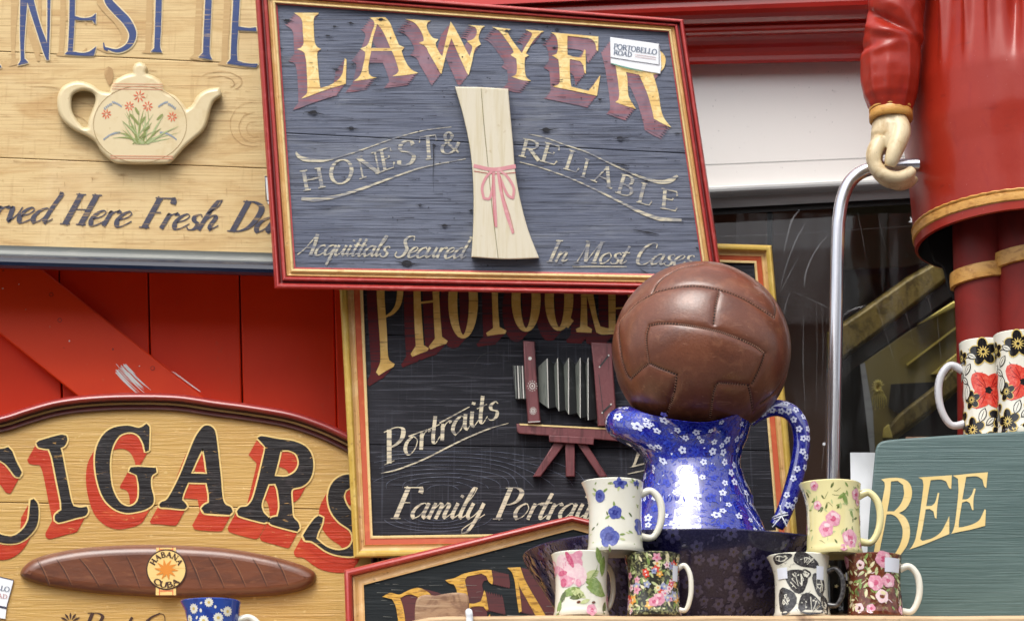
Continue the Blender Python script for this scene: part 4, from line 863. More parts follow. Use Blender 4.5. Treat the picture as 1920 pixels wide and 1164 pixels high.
def blob(mb, sf, th, v, rx, ry, rot, m, lobes=0, depth=0, lift=.0003, rings=2, n=12, point=0, rref=None):
    """one painted patch laid on the surface"""
    R = rref or sf.r(th, v)[0]; c, s_ = cos(rot), sin(rot); vs = [sf.at(th, v, lift)]; fs = []
    for k in range(1, rings+1):
        for i in range(n):
            a = 2*pi*i/n; q = 1+depth*cos(lobes*a) if lobes else 1
            x = cos(a)*rx*q*k/rings; y = sin(a)*ry*q*k/rings
            if point: y *= (1-abs(cos(a))**3*point)
            vs.append(sf.at(th+(x*c-y*s_)/R, v+x*s_+y*c, lift))
    for i in range(n): fs.append((0, 1+i, 1+(i+1) % n))
    for k in range(1, rings):
        for i in range(n): j = (i+1) % n; fs.append((1+(k-1)*n+i, 1+k*n+i, 1+k*n+j, 1+(k-1)*n+j))
    mb.add(vs, fs, m)
def line(mb, sf, pts, w, m, lift=.0003, rref=None):
    """thin brush line on the surface, pts in (th, v)"""
    vs = []; fs = []
    R = rref or sf.r(*pts[0])[0]
    for i, p in enumerate(pts):
        a = pts[max(0, i-1)]; b = pts[min(len(pts)-1, i+1)]; dx, dy = (b[0]-a[0])*R, b[1]-a[1]; l = math.hypot(dx, dy) or 1
        ww = w/2*(1 if 0 < i < len(pts)-1 else .4); vs += [sf.at(p[0]-dy/l*ww/R, p[1]+dx/l*ww, lift), sf.at(p[0]+dy/l*ww/R, p[1]-dx/l*ww, lift)]
    for i in range(len(pts)-1): fs.append((2*i, 2*i+1, 2*i+3, 2*i+2))
    mb.add(vs, fs, m)
def gloss(name, c, rough=.12, layers=(), coat=.5, bump=None): return mk(name, c, rough, layers, bump=bump, coat=coat, coat_rough=.03)
def patch(name, c, c2=None): return mk(name, c, .14, [((300,300,300), .42, .66, c2, .8, .5)] if c2 else (), coat=.5, coat_rough=.03)
K = {}
K['white'] = gloss('cream_white_glaze', S(232,230,216), .12, [((14,14,14), .45, .7, S(224,220,200), .6, 0)])
K['yellow'] = gloss('primrose_glaze', S(236,226,168), .12, [((14,14,14), .45, .7, S(228,214,150), .6, 0)])
K['inner'] = gloss('cream_inner_glaze', S(224,214,184), .15)
K['blue'] = patch('cobalt_flower_glaze', S(74,84,160), S(112,122,190)); K['blue_d'] = patch('deep_cobalt_glaze', S(44,50,128), S(80,88,160))
K['pink'] = patch('rose_pink_glaze', S(222,150,172), S(238,190,200)); K['pink_d'] = patch('deep_rose_glaze', S(200,84,120), S(222,130,156)); K['pink_l'] = patch('pale_rose_glaze', S(238,204,210), S(244,224,222))
K['green'] = patch('leaf_green_glaze', S(122,148,76), S(160,180,110)); K['green_d'] = patch('olive_glaze', S(84,98,52), S(120,132,76)); K['green_l'] = patch('pale_leaf_glaze', S(190,200,140), S(206,212,160))
K['orange'] = patch('apricot_glaze', S(226,160,70), S(240,196,110)); K['cream'] = patch('cream_petal_glaze', S(226,216,170), S(238,230,196)); K['lilac'] = patch('lilac_glaze', S(150,156,190), S(186,190,212))
K['black'] = gloss('black_glaze', S(24,22,24), .14); K['brown'] = gloss('chestnut_glaze', S(96,44,30), .12, [((120,120,120), .45, .6, S(128,70,46), .7, .6), ((200,200,200), .56, .64, S(150,140,90), .6, .4)])
K['chintz'] = gloss('dark_chintz_ground_glaze', S(52,52,44), .12, [((190,190,190), .5, .58, S(160,160,110), .7, .4)])
K['dgrey'] = patch('charcoal_brushed_glaze', S(48,46,48), S(96,94,94)); K['red'] = patch('poppy_red_glaze', S(212,62,48), S(228,110,88)); K['red_d'] = patch('dark_poppy_glaze', S(160,30,30)); K['goldl'] = patch('gilt_line_glaze', S(216,190,110))
K['tag'] = mk('white_paper_tag', S(226,230,240), .6); K['ltgrey'] = gloss('grey_white_glaze', S(196,196,200), .15)

# ---------------------------------------------------------------- mugs
def mug(label, cx, wpx, pyb, pyt, Y, base, deco, lip=1, handle='right', hw=36, hy=(.86,.16), hr=6.5, hmat=None, hdeco=None, hang=None, lean=0.0, name='mug', group='floral china mugs on the shelf', cat='mug'):
    s = mpp(cx, pyb, Y); R = wpx/2*s
    z0 = P(cx, pyb, Y-R*.9).z; z1 = P(cx, pyt, Y-R).z; Hh = z1-z0
    t = thing(name, label, cat, (P(cx, pyb, Y).x, Y, z0), group)
    def rf(th, v):
        q = v/Hh; r = R*(1.02-.06*sin(pi*min(1, max(0, q)))+(.03 if q < .05 else 0))
        if q > .62:
            k = ((q-.62)/.38)**2; r += R*(.02*k+lip*.19*k*max(0, cos(th+pi/2))**3)
        return r, v
    sf = Surf(cx, pyb, Y, rf); sf.o.z = z0
    mb = MB(); NS, NV = 64, 22; vs = []; fs = []
    prof = [(v/NV*Hh, 0) for v in range(NV+1)]
    for v, _ in prof:
        for k in range(NS):
            th = 2*pi*k/NS; p = sf.at(th, v)
            if v == 0: p = sf.at(th, 0, -R*.05)
            vs.append(p)
    th_ = .0026
    for v in [Hh+.0012, Hh*.98, Hh*.5, Hh*.06]:
        for k in range(NS):
            th = 2*pi*k/NS; vs.append(sf.at(th, min(v, Hh), -th_*(.5 if v > Hh else 1))+Vector((0, 0, max(0, v-Hh))))
    rows = NV+1+4
    for i in range(rows-1):
        for k in range(NS): j = (k+1) % NS; fs.append((i*NS+k, i*NS+j, (i+1)*NS+j, (i+1)*NS+k))
    nb = len(vs); c0 = sf.o+Vector((0, 0, .002)); c1 = sf.o+Vector((0, 0, Hh*.06)); vs += [c0, c1]
    for k in range(NS): j = (k+1) % NS; fs += [(nb, j, k), (nb+1, (rows-1)*NS+k, (rows-1)*NS+j)]
    mb.add(vs, fs, base)
    deco(mb, sf, R, Hh, s)
    mb.build('body', t, smooth=50)
    hb = MB(); sg = 1 if handle == 'right' else -1
    a = hang if hang is not None else sg*pi/2
    def hp(d, q): return Vector((sf.o.x+(R+d)*sin(a), Y-(R+d)*cos(a), z0+Hh*q))
    w = hw*s; t0, b0 = hy; h = t0-b0
    pts = [hp(-.002, t0-.02), hp(w*.45, t0+.03), hp(w*.88, t0-h*.14), hp(w*1.0, t0-h*.42), hp(w*.88, b0+h*.28), hp(w*.5, b0+.03), hp(-.002, b0+.04)]
    tube(hb, pts, [hr*s*1.15, hr*s*.95, hr*s, hr*s, hr*s*.95, hr*s*.9, hr*s*1.1], hmat or base, seg=14, n=6)
    if hdeco: hdeco(hb, pts, hr*s)
    hb.build('handle', t, smooth=60)
    return t, sf, R, Hh, s
def th_of(dx, R, s): return math.asin(max(-.97, min(.97, dx*s/R)))
def scatter(rr, n, R, Hh):
    for _ in range(n): yield rr.uniform(-pi, pi), rr.uniform(.06, .95)*Hh
def rose(mb, sf, th, v, r, big=True, a='pink', b='pink_d', c='pink_l', lift=.0004):
    rr = random.Random(int(th*1000+v*1e5)); R = sf.r(th, v)[0]
    blob(mb, sf, th, v, r, r*.92, rr.uniform(0, 3), K[a], 5, .08, lift, 3, 16)
    for k in range(5):
        an = rr.uniform(0, 6.28)+k*1.25; blob(mb, sf, th+cos(an)*r*.55/R, v+sin(an)*r*.5, r*.42, r*.26, an+pi/2, K[c if k % 2 else a], 0, 0, lift+.0001+.00002*k, 2, 9)
    for k in range(3):
        an = rr.uniform(0, 6.28); blob(mb, sf, th+cos(an)*r*.22/R, v+sin(an)*r*.2, r*.3, r*.15, an+pi/2, K[b], 0, 0, lift+.00022+.00002*k, 2, 8)
    blob(mb, sf, th, v, r*.18, r*.2, 0, K[b], 0, 0, lift+.0003, 1, 8)
def leaf(mb, sf, th, v, L, rot, m='green', lift=.0003, w=.36): blob(mb, sf, th, v, L, L*w, rot, K[m], 0, 0, lift, 2, 12, point=.75)
def tagpatch(mb, sf, R, Hh, s, dx0, dx1, q0, q1):
    vs = []; n = 6
    for i in range(n+1):
        th = lerp(th_of(dx0, R, s), th_of(dx1, R, s), i/n); vs += [sf.at(th, q0*Hh, .0009), sf.at(th, q1*Hh, .0009)]
    mb.add(vs, [(2*i, 2*i+2, 2*i+3, 2*i+1) for i in range(n)], K['tag'])

def deco_blue(mb, sf, R, Hh, s):
    rr = random.Random(1)
    F_ = [(-30,.76,11,15),(-2,.52,14,13),(-14,.18,21,20),(44,.35,11,22),(8,.93,14,8),(38,.95,9,5),(120,.5,14,14),(170,.8,12,12),(150,.2,14,14)]
    for dx, q, a, b in F_:
        th = th_of(dx, R, s) if abs(dx) < 60 else dx/50.
        for k in range(5):
            an = k*1.256+rr.uniform(0, .6); blob(mb, sf, th+cos(an)*a*.35*s/R, q*Hh+sin(an)*b*.35*s, a*.62*s, b*.6*s, an, K['blue'], 0, 0, .0003+.00003*k, 2, 12)
        blob(mb, sf, th, q*Hh, a*.4*s, b*.4*s, .4, K['blue_d'], 4, .2, .00055, 2, 10)
        for k in range(3):
            an = rr.uniform(0, 6.28); leaf(mb, sf, th+cos(an)*a*1.25*s/R, q*Hh+sin(an)*b*1.2*s, 6*s, an, rr.choice(['green', 'green_d', 'green_l']), .00025)
    for th, v in scatter(rr, 46, R, Hh): leaf(mb, sf, th, v, rr.uniform(3, 6)*s, rr.uniform(0, 6), rr.choice(['green', 'green_l', 'green_l', 'green_d']), .0002)
def deco_bigrose(mb, sf, R, Hh, s):
    rr = random.Random(2)
    th = th_of(-18, R, s); v = .68*Hh
    for k, (dx, dy, a, b, c) in enumerate([(-22,8,20,30,'pink_l'),(0,14,24,22,'pink'),(10,-6,20,26,'pink_l'),(-12,-12,20,20,'pink'),(8,26,18,10,'pink'),(-26,0,10,26,'pink'),(2,0,14,24,'pink_l'),(-20,-20,10,9,'pink_d'),(-22,-2,6,13,'pink_d'),(12,-22,9,6,'pink'),(-4,22,20,6,'pink_d')]):
        blob(mb, sf, th+dx*s/R, v+dy*s, a*s*.85, b*s*.85, .2*k, K[c], 0, 0, .0003+.00004*k, 3, 14)
    for dx, q, L, rot, c in [(32,.93,18,-1.2,'green'),(40,.78,20,1.5,'green'),(24,.5,26,-.5,'green'),(30,.38,24,-.3,'green'),(18,.62,20,.5,'green_l'),(-22,.36,20,.3,'green'),(-8,.34,18,-.6,'green_l'),(-36,.28,14,1.0,'green_d'),(-10,.28,14,.2,'green_d'),(42,.12,14,1.2,'green_d'),(-42,.12,16,1.3,'green'),(6,.2,10,.4,'green_l')]:
        leaf(mb, sf, th_of(dx, R, s), q*Hh, L*s, rot, c, .0003+abs(dx)*1e-6, .42)
    for k in range(9):
        a = -.9+k*.22; line(mb, sf, [(th_of(8, R, s), .55*Hh), (th_of(16+k*1.5, R, s), (.62+a*.1)*Hh), (th_of(30, R, s), (.62+a*.2)*Hh)], 1.6*s, K['green'], .0005)
    rose(mb, sf, th_of(18, R, s), .07*Hh, 11*s); 
    for dx in (-6, 22): blob(mb, sf, th_of(dx, R, s), .19*Hh, 4*s, 2.5*s, .3, K['brown'], 0, 0, .0004)
    for k in range(7): rose(mb, sf, rr.uniform(1.3, 5), rr.uniform(.2, .8)*Hh, 16*s)
def deco_chintz(mb, sf, R, Hh, s):
    rr = random.Random(3)
    for th, v in scatter(rr, 260, R, Hh): leaf(mb, sf, th, v, rr.uniform(4, 8)*s, rr.uniform(0, 6), rr.choice(['green_l', 'green', 'cream', 'green_d', 'green_l']), .0002+rr.uniform(0, .0001))
    for k, (th, v) in enumerate(scatter(rr, 130, R, Hh)):
        c = rr.choice([('pink','pink_d'), ('orange','cream'), ('lilac','blue'), ('cream','orange'), ('pink_l','pink_d'), ('lilac','cream'), ('red','pink_l')]); r = rr.uniform(5, 9)*s
        blob(mb, sf, th, v, r, r, rr.uniform(0, 6), K[c[0]], 5, .28, .0004+k*1e-6, 2, 20); blob(mb, sf, th, v, r*.35, r*.35, 0, K[c[1]], 0, 0, .00056+k*1e-6, 1, 7)
    rose(mb, sf, th_of(8, R, s), .24*Hh, 12*s, lift=.0006); rose(mb, sf, th_of(-2, R, s), .2*Hh, 10*s, lift=.0009)
    tagpatch(mb, sf, R, Hh, s, 34, 44, .55, .8)
def deco_yellow(mb, sf, R, Hh, s):
    rr = random.Random(4)
    for th, v in scatter(rr, 150, R, Hh): leaf(mb, sf, th, v, rr.uniform(4, 8)*s, rr.uniform(0, 6), rr.choice(['green', 'green_d', 'green_d', 'green_l']), .0002)
    for i in range(30):
        th, v = rr.uniform(-pi, pi), rr.uniform(.1, .9)*Hh; line(mb, sf, [(th, v), (th+.1, v+rr.uniform(-6, 6)*s), (th+.25, v+rr.uniform(-12, 12)*s)], 1.1*s, K['green_d'], .00022)
    for dx, q, r in [(-20,.32,15),(-6,.46,15),(26,.2,17),(28,.13,11),(-34,.66,9),(-36,.93,9),(40,.82,12),(44,.72,8),(12,.06,7),(46,.12,7)]: rose(mb, sf, th_of(dx, R, s), q*Hh, r*s)
    leaf(mb, sf, th_of(18, R, s), .74*Hh, 13*s, 1.9, 'green', .0003); leaf(mb, sf, th_of(12, R, s), .78*Hh, 10*s, .6, 'green', .0003)
    for k in range(10): rose(mb, sf, rr.uniform(1.4, 4.9), rr.uniform(.1, .9)*Hh, 12*s)
def deco_bw(mb, sf, R, Hh, s):
    rr = random.Random(5)
    D = [(-38,.93,22,9,.2),(4,.88,26,13,-.35),(-14,.56,20,24,.6),(30,.5,14,22,.3),(-34,.24,20,26,.2),(12,.16,26,20,-.3),(40,.18,12,18,.2),(4,.66,9,9,0)]
    for k, (dx, q, a, b, r_) in enumerate(D):
        th = th_of(dx, R, s); blob(mb, sf, th, q*Hh, a*s, b*s, r_, K['dgrey'], 3, .12, .0003+k*1e-5, 3, 18)
        for j in range(3):
            f = rr.uniform(.3, .8); line(mb, sf, [(th+cos(t)*a*f*s/R, q*Hh+sin(t)*b*f*s) for t in [rr.uniform(0, 6)+i*.35 for i in range(6)]], 2.2*s, K['white'], .0005+k*1e-5+j*2e-6)
    for i in range(40):
        th, v = rr.uniform(-1.4, 1.4), rr.uniform(.05, .95)*Hh; line(mb, sf, [(th, v), (th+.06, v+rr.uniform(-3, 3)*s), (th+.12, v+rr.uniform(-5, 5)*s)], .8*s, K['dgrey'], .00025)
    for k in range(9): blob(mb, sf, rr.uniform(1.5, 4.8), rr.uniform(.1, .9)*Hh, 24*s, 18*s, rr.uniform(0, 3), K['dgrey'], 3, .15, .0003+k*1e-5, 3, 18)
    tagpatch(mb, sf, R, Hh, s, -46, -30, .6, .78); tagpatch(mb, sf, R, Hh, s, 24, 38, .58, .8)
def deco_brown(mb, sf, R, Hh, s):
    rr = random.Random(6)
    for th, v in scatter(rr, 240, R, Hh): leaf(mb, sf, th, v, rr.uniform(4, 9)*s, rr.uniform(0, 6), rr.choice(['green_l', 'brown', 'green_d', 'cream', 'green']), .0002+rr.uniform(0, .0001))
    for th, v in scatter(rr, 70, R, Hh): line(mb, sf, [(th, v), (th+.08, v+rr.uniform(-5, 5)*s), (th+.2, v+rr.uniform(-9, 9)*s)], 1.5*s, K[rr.choice(['cream', 'brown', 'pink_l', 'green_l'])], .00034)
    for dx, q, r in [(-4,.52,15),(22,.56,14),(12,.9,16),(-30,.82,9),(-34,.12,10),(-14,.1,9),(44,.1,9),(8,.3,13)]:
        rose(mb, sf, th_of(dx, R, s), q*Hh, r*s, lift=.0005, **({} if q in (.52, .56, .9, .1) else dict(a='pink_l', b='brown', c='cream')))
    for k in range(10): rose(mb, sf, rr.uniform(1.4, 4.9), rr.uniform(.1, .9)*Hh, 13*s, lift=.0005)
    tagpatch(mb, sf, R, Hh, s, 14, 43, .7, .93)
def deco_black(mb, sf, R, Hh, s):
    rr = random.Random(8)
    for th, v in scatter(rr, 40, R, Hh): blob(mb, sf, th, v, 3*s, 3*s, 0, K['cream'], 5, .4, .0003, 1, 15)
    tagpatch(mb, sf, R, Hh, s, 4, 20, .6, .74)
def poppy(mb, sf, th, v, r, R):
    for k in range(4):
        an = k*pi/2+.75; blob(mb, sf, th+cos(an)*r*.55/R, v+sin(an)*r*.55, r*.58, r*.5, an, K['red'], 3, .08, .0004+k*3e-5, 2, 14)
        for j in (-.3, 0, .3): line(mb, sf, [(th+cos(an+j*.3)*r*.2/R, v+sin(an+j*.3)*r*.2), (th+cos(an+j)*r*.5/R, v+sin(an+j)*r*.5), (th+cos(an+j)*r*.85/R, v+sin(an+j)*r*.85)], r*.05, K['red_d'], .0006)
    blob(mb, sf, th, v, r*.17, r*.17, 0, K['black'], 5, .2, .0007, 1, 12)
def darkfl(mb, sf, th, v, r, R):
    for k in range(5):
        an = k*1.257+.4; blob(mb, sf, th+cos(an)*r*.58/R, v+sin(an)*r*.58, r*.56, r*.42, an, K['goldl'], 0, 0, .0004+k*2e-5, 2, 14); blob(mb, sf, th+cos(an)*r*.58/R, v+sin(an)*r*.58, r*.47, r*.34, an, K['black'], 0, 0, .00055+k*2e-5, 2, 14)
    for k in range(12): an = k*pi/6; line(mb, sf, [(th, v), (th+cos(an)*r*.2/R, v+sin(an)*r*.2), (th+cos(an)*r*.46/R, v+sin(an)*r*.46)], r*.1, K['goldl'], .0008)
    blob(mb, sf, th, v, r*.13, r*.13, 0, K['black'], 0, 0, .0009, 1, 8)
def deco_poppy(mb, sf, R, Hh, s):
    rr = random.Random(9)
    for i in range(60):
        th, v, an = rr.uniform(-pi, pi), rr.uniform(.06, .94)*Hh, rr.uniform(0, 6); line(mb, sf, [(th+cos(an+.5*t)*8*t*s/R, v+sin(an+.5*t)*8*t*s) for t in (0, .5, 1, 1.5, 2)], 1.6*s, K['black'], .00025)
    for rep_ in range(3):
        o_ = rep_*2*pi/3
        for dx, q, r in [(-3,.5,38)]: poppy(mb, sf, th_of(dx, R, s)+o_, q*Hh, r*s, R)
        for dx, q, r in [(-10,.87,25),(32,.84,16),(-33,.13,23),(20,.25,23),(8,.06,16),(44,.42,17)]: darkfl(mb, sf, th_of(dx, R, s)+o_, q*Hh, r*s, R)
        for dx, q, L, rot in [(-38,.72,13,.9),(-30,.84,12,-.5),(-40,.5,16,1.4),(24,.66,14,.6),(-16,.26,15,1.2),(36,.62,12,-.7),(-2,.2,12,.8)]:
            th = th_of(dx, R, s)+o_; leaf(mb, sf, th, q*Hh, L*s, rot, 'black', .00055, .5); leaf(mb, sf, th, q*Hh, (L-2.6)*s, rot, 'white', .0007, .46); line(mb, sf, [(th-cos(rot)*L*.7*s/R, q*Hh-sin(rot)*L*.7*s), (th, q*Hh), (th+cos(rot)*L*.6*s/R, q*Hh+sin(rot)*L*.6*s)], 1.5*s, K['black'], .0008)
def deco_bluejug(mb, sf, R, Hh, s):
    rr = random.Random(10)
    for i in range(60):
        th, v = rr.uniform(-pi, pi), rr.uniform(.03, .96)*Hh; blob(mb, sf, th, v, rr.uniform(1.5, 3)*s, rr.uniform(2, 4)*s, rr.uniform(0, 3), K['white'], 0, 0, .0003, 1, 7)
    for dx, q, r in [(-32,.86,9),(-4,.94,8),(30,.82,9),(14,.72,9),(-14,.68,9),(-42,.72,8),(-30,.52,8),(38,.52,8),(0,.4,9),(24,.3,9),(-18,.25,9)]:
        th = th_of(dx, R, s); blob(mb, sf, th, q*Hh, r*s, r*s, 0, K['white'], 12, .16, .0004, 2, 36); blob(mb, sf, th, q*Hh, r*.35*s, r*.35*s, 0, K['goldl'], 0, 0, .0005, 1, 8)
    tagpatch(mb, sf, R, Hh, s, -2, 42, .28, .58)
K['bluejug'] = gloss('bright_cobalt_glaze', S(46,76,160), .1, [((60,60,60), .5, .6, S(34,52,130), .7, 0)])

YM = -.155
mug('cream mug with cobalt blue flowers balanced on the two left mugs', 1154, 103, 1030, 896, YM, K['white'], deco_blue, hw=36, hy=(.86,.2), hr=7)
mug('white mug with one large pink rose and green leaves, leftmost of its row', 1090, 101, 1151, 1032, YM, K['white'], deco_bigrose, hw=26, hy=(.84,.16), lip=.4, hang=2.2, hr=5)
mug('dark chintz mug covered in small mixed flowers beside the pink rose mug', 1226, 99, 1151, 1034, YM, K['chintz'], deco_chintz, hw=22, hy=(.8,.08), lip=.3, hang=1.35, hmat=K['white'], hr=5)
mug('primrose yellow mug with pink roses balanced on two right mugs', 1564, 103, 1034, 899, YM, K['yellow'], deco_yellow, hw=37, hy=(.86,.16), hr=7)
mug('white mug with bold charcoal shapes and two white tags', 1504, 104, 1152, 1036, YM, K['white'], deco_bw, hw=28, hy=(.76,.16), hang=1.25, hmat=K['dgrey'], hr=5)
mug('chestnut brown mug with pink roses, white handle and white tag', 1641, 102, 1152, 1036, YM, K['brown'], deco_brown, hw=34, hy=(.82,.08), hmat=K['white'], hr=6.5, lip=.2)
mug('black mug half hidden between the charcoal mug and the brown mug', 1578, 96, 1150, 1046, YM+.085, K['black'], deco_black, hw=24, lip=.2, hang=2.4)
def hd(hb, pts, r):
    q = csm3([Vector(p) for p in pts], 8); rr = random.Random(2)
    for i in range(3, len(q)-3, 2):
        d = Vector((-1, -.35, 0)).normalized(); c = q[i]+d*r*.94
        hb.add([c+Vector((0, .4*r, -.3*r)), c+Vector((-.02*r, -.5*r, -.35*r)), c+Vector((-.02*r, -.45*r, .4*r)), c+Vector((0, .4*r, .3*r))], [(0,1,2,3)], K['black'] if i % 3 else K['goldl'])
mug('white mug with red poppies and a visible handle standing behind the green board', 1853, 92, 829, 634, .018, K['white'], deco_poppy, hw=44, hy=(.76,.18), hr=7.5, handle='left', lip=0, hmat=K['ltgrey'], hdeco=hd, group='poppy mugs behind the green board')
mug('white mug with red poppies cut off by the right edge of the picture', 1918, 92, 813, 619, -.03, K['white'], deco_poppy, hw=40, hy=(.76,.18), hr=7.5, handle='right', lip=0, hmat=K['ltgrey'], group='poppy mugs behind the green board')
mug('small cobalt blue cream jug with white daisies in front of the cigar sign', 398, 98, 1250, 1121, -.155, K['bluejug'], deco_bluejug, hw=40, hy=(.74,.2), hr=7, lip=1.4, hmat=K['white'], name='cream_jug', cat='jug', group=None)
# ---------------------------------------------------------------- shelves
M['shelf_wood'] = mk('bleached_rough_shelf_wood', S(206,176,138), .7, [((4,8,60), .42, .66, S(176,142,104), .7, .8), ((9,9,260), .54, .66, S(140,106,74), .6, .3), ((22,22,22), .60, .74, S(108,78,58), .8, .6)], bump=((12,12,200), .5, .5))
M['block_wood'] = mk('weathered_knotty_wood', S(156,126,98), .75, [((34,34,50), .42, .62, S(112,80,62), .8, 1.2), ((14,14,200), .52, .66, S(186,160,130), .6, .5)], bump=((30,30,120), .7, .8))
zs = P(1300, 1153, -.2).z
def xs_at(px, py, Y): return P(px, py, Y).x
sh = thing('shelf', 'bleached wooden shelf plank carrying the mugs and the basin', 'shelf', (.3, 0, zs-.03))
mb = MB(); x0, x1 = xs_at(768, 1153, -.2), 1.15
n = 60; vs = []; fs = []; rr = random.Random(5)
prof = [(.25,0),(-.196,0),(-.2,-.004),(-.2,-.026),(-.196,-.03),(.25,-.03)]
for i in range(n+1):
    x = lerp(x0, x1, i/n); e = max(0, 1-i/1.5)
    w = (mnoise.noise(Vector((x*9, 0, 0)))*.0012)
    for k, (y, z) in enumerate(prof): vs.append((x+(rr.uniform(0, .004) if i == 0 else 0), y+w*.4, zs+z+w*(1 if z > -.01 else .6)-(.006*e if z > -.01 and y < 0 else 0)))
for i in range(n):
    for k in range(6): j = (k+1) % 6; fs.append((i*6+k, (i+1)*6+k, (i+1)*6+j, i*6+j))
fs += [tuple(range(5, -1, -1)), tuple(n*6+k for k in range(6))]
mb.add(vs, fs, M['shelf_wood']); so = mb.build('plank', sh, smooth=40)
for bx in (.0, .8):                                  # brackets under the plank
    b = MB(); b.add([(bx-.01,.25,zs-.031),(bx-.01,-.12,zs-.031),(bx-.01,.25,zs-.3),(bx+.01,.25,zs-.031),(bx+.01,-.12,zs-.031),(bx+.01,.25,zs-.3)], [(0,2,1),(3,4,5),(0,1,4,3),(1,2,5,4),(2,0,3,5)], M['block_wood']); b.build('bracket', sh, smooth=0)
t = thing('cord', 'white cord tied round the shelf plank near its left end', 'cord', P(878, 1150, -.2))
b = MB(); x = xs_at(879, 1150, -.2); tube(b, [(x-.001,.02,zs+.003),(x,-.1,zs+.0045),(x,-.196,zs+.0045),(x+.001,-.2045,zs-.004),(x+.001,-.2045,zs-.026),(x,-.196,zs-.0345),(x,.02,zs-.0345)], .0042, M['label_white'], n=4); b.build('loop', t, smooth=60)
t = thing('wood_block', 'knotty weathered timber block lying on the left end of the shelf', 'wood block', P(830, 1148, -.1))
PW = Plane(830, 1130, -.12)
b = MB(); slab(b, PW, [csm([(778,1180),(778,1140),(781,1124),(788,1117),(800,1114),(816,1116),(830,1113),(856,1110),(874,1112),(879,1120),(880,1150),(881,1180)], True, 50, 4)], -.07, 0, M['block_wood'], bev=5, seg=4)
for v in b.v: v += Vector((0, 0, 0))
b.v = [Vector((v.x, v.y, max(v.z, zs+.001))) for v in b.v]; b.build('timber', t, smooth=45)
t = thing('shelf', 'lower wooden shelf under the small blue daisy jug', 'shelf', P(380, 1270, -.1)); z2 = P(398, 1250, -.155-.033).z
b = MB(); box(b, -.6, .0, -.2, .3, z2-.025, z2, M['shelf_wood']); b.build('plank', t, smooth=0)

# ---------------------------------------------------------------- basin
BX, BY = 1290, .05
Rb = 310*mpp(BX, 1035, BY); zr = P(BX, 991, BY-Rb).z; 
K['basin'] = gloss('inky_transfer_glaze', S(20,18,60), .2, [((420,420,420), .50, .53, S(50,48,84), .6, .9), ((120,120,120), .55, .7, S(26,22,56), .7, .5)], coat=.2)
K['b_fl'] = patch('pale_brown_transfer', S(74,72,112), S(46,44,86)); K['b_fl2'] = patch('dark_transfer', S(30,27,40))
bt = thing('wash_basin', 'dark inky blue floral wash basin behind the mugs on the shelf', 'basin', (P(BX, 1035, BY).x, BY, zs))
Hb = zr-zs
bp = [(.62,0),(.66,.03),(.72,.15),(.79,.35),(.86,.56),(.93,.76),(.985,.92),(1.0,.985),(.995,1.0),(.97,.995),(.90,.76),(.82,.52),(.74,.3),(.64,.12),(.4,.07),(0,.06)]
def brf(th, v):
    q = v/Hb; pr = bp[:8]
    for a, c in zip(pr[:-1], pr[1:]):
        if a[1] <= q <= c[1]: return Rb*lerp(a[0], c[0], (q-a[1])/(c[1]-a[1])), v
    return Rb*(1.0 if q > .5 else .62), v
bs = Surf(BX, 1035, BY, brf); bs.o.z = zs
b = MB(); NS = 120; vs = []; fs = []
for r, q in bp:
    for k in range(NS):
        th = 2*pi*k/NS; w = 1; vs.append((bs.o.x+Rb*r*w*sin(th), BY-Rb*r*w*cos(th), zs+.001+Hb*q))
for i in range(len(bp)-1):
    for k in range(NS): j = (k+1) % NS; fs.append((i*NS+k, i*NS+j, (i+1)*NS+j, (i+1)*NS+k))
fs.append(tuple(range(NS-1, -1, -1)))
b.add(vs, fs, K['basin']); rr = random.Random(12)
def calico(mb, sf, th, v, r, m, mc, lift, R):
    for k in range(5): an = k*1.257+r*9e3; blob(mb, sf, th+cos(an)*r*.58/R, v+sin(an)*r*.58, r*.5, r*.4, an, m, 0, 0, lift+k*6e-6, 1, 9)
    blob(mb, sf, th, v, r*.3, r*.3, 0, mc, 5, .2, lift+6e-5, 1, 10)
pts = []
for i in range(900):
    th, v = rr.uniform(-pi, pi), rr.uniform(.04, .97)*Hb
    if all(((th-a)*Rb)**2+(v-c)**2 > .0145**2 for a, c in pts): pts.append((th, v))
for th, v in pts: calico(b, bs, th, v, rr.uniform(.0055, .0085), K['b_fl'], K['b_fl2'], .0003, Rb*.85)
for i in range(900):
    th, v = rr.uniform(-pi, pi), rr.uniform(.03, .97)*Hb; blob(b, bs, th, v, rr.uniform(.001, .0035), rr.uniform(.0006, .0012), rr.uniform(0, 3), K['b_fl'], 0, 0, .00025, 1, 6)
b.build('bowl', bt, smooth=50)

# ---------------------------------------------------------------- calico jug
JX, JY = 1302, .05
K['jug'] = mk('cobalt_calico_glaze', S(6,12,138), .06, [((420,420,420), .49, .51, S(70,84,190), .5, 1.0), ((380,380,380), .64, .67, S(120,130,210), .5, .4), ((50,50,50), .5, .7, S(6,8,92), .7, .3)], coat=1.0, coat_rough=.02, coat_ior=1.9, spec=.8)
K['j_v'] = patch('mid_blue_vine', S(30,48,170), S(70,90,200))
K['j_fl'] = patch('white_calico_flower', S(206,212,240), S(232,236,250)); K['j_c'] = patch('cobalt_flower_eye', S(28,36,140))
sJ = mpp(JX, 900, JY); zb = zs+Hb*.075
jt = thing('jug', 'large cobalt calico jug with looped handle standing in the dark basin', 'jug', (P(JX, 1000, JY).x, JY, zb))
def zj(py, dy=0): return P(JX, py, JY+dy).z
front = [(1090,150),(1050,150),(1000,140),(993,137),(950,119),(910,101),(871,88),(845,89),(825,96),(808,106),(800,112)]
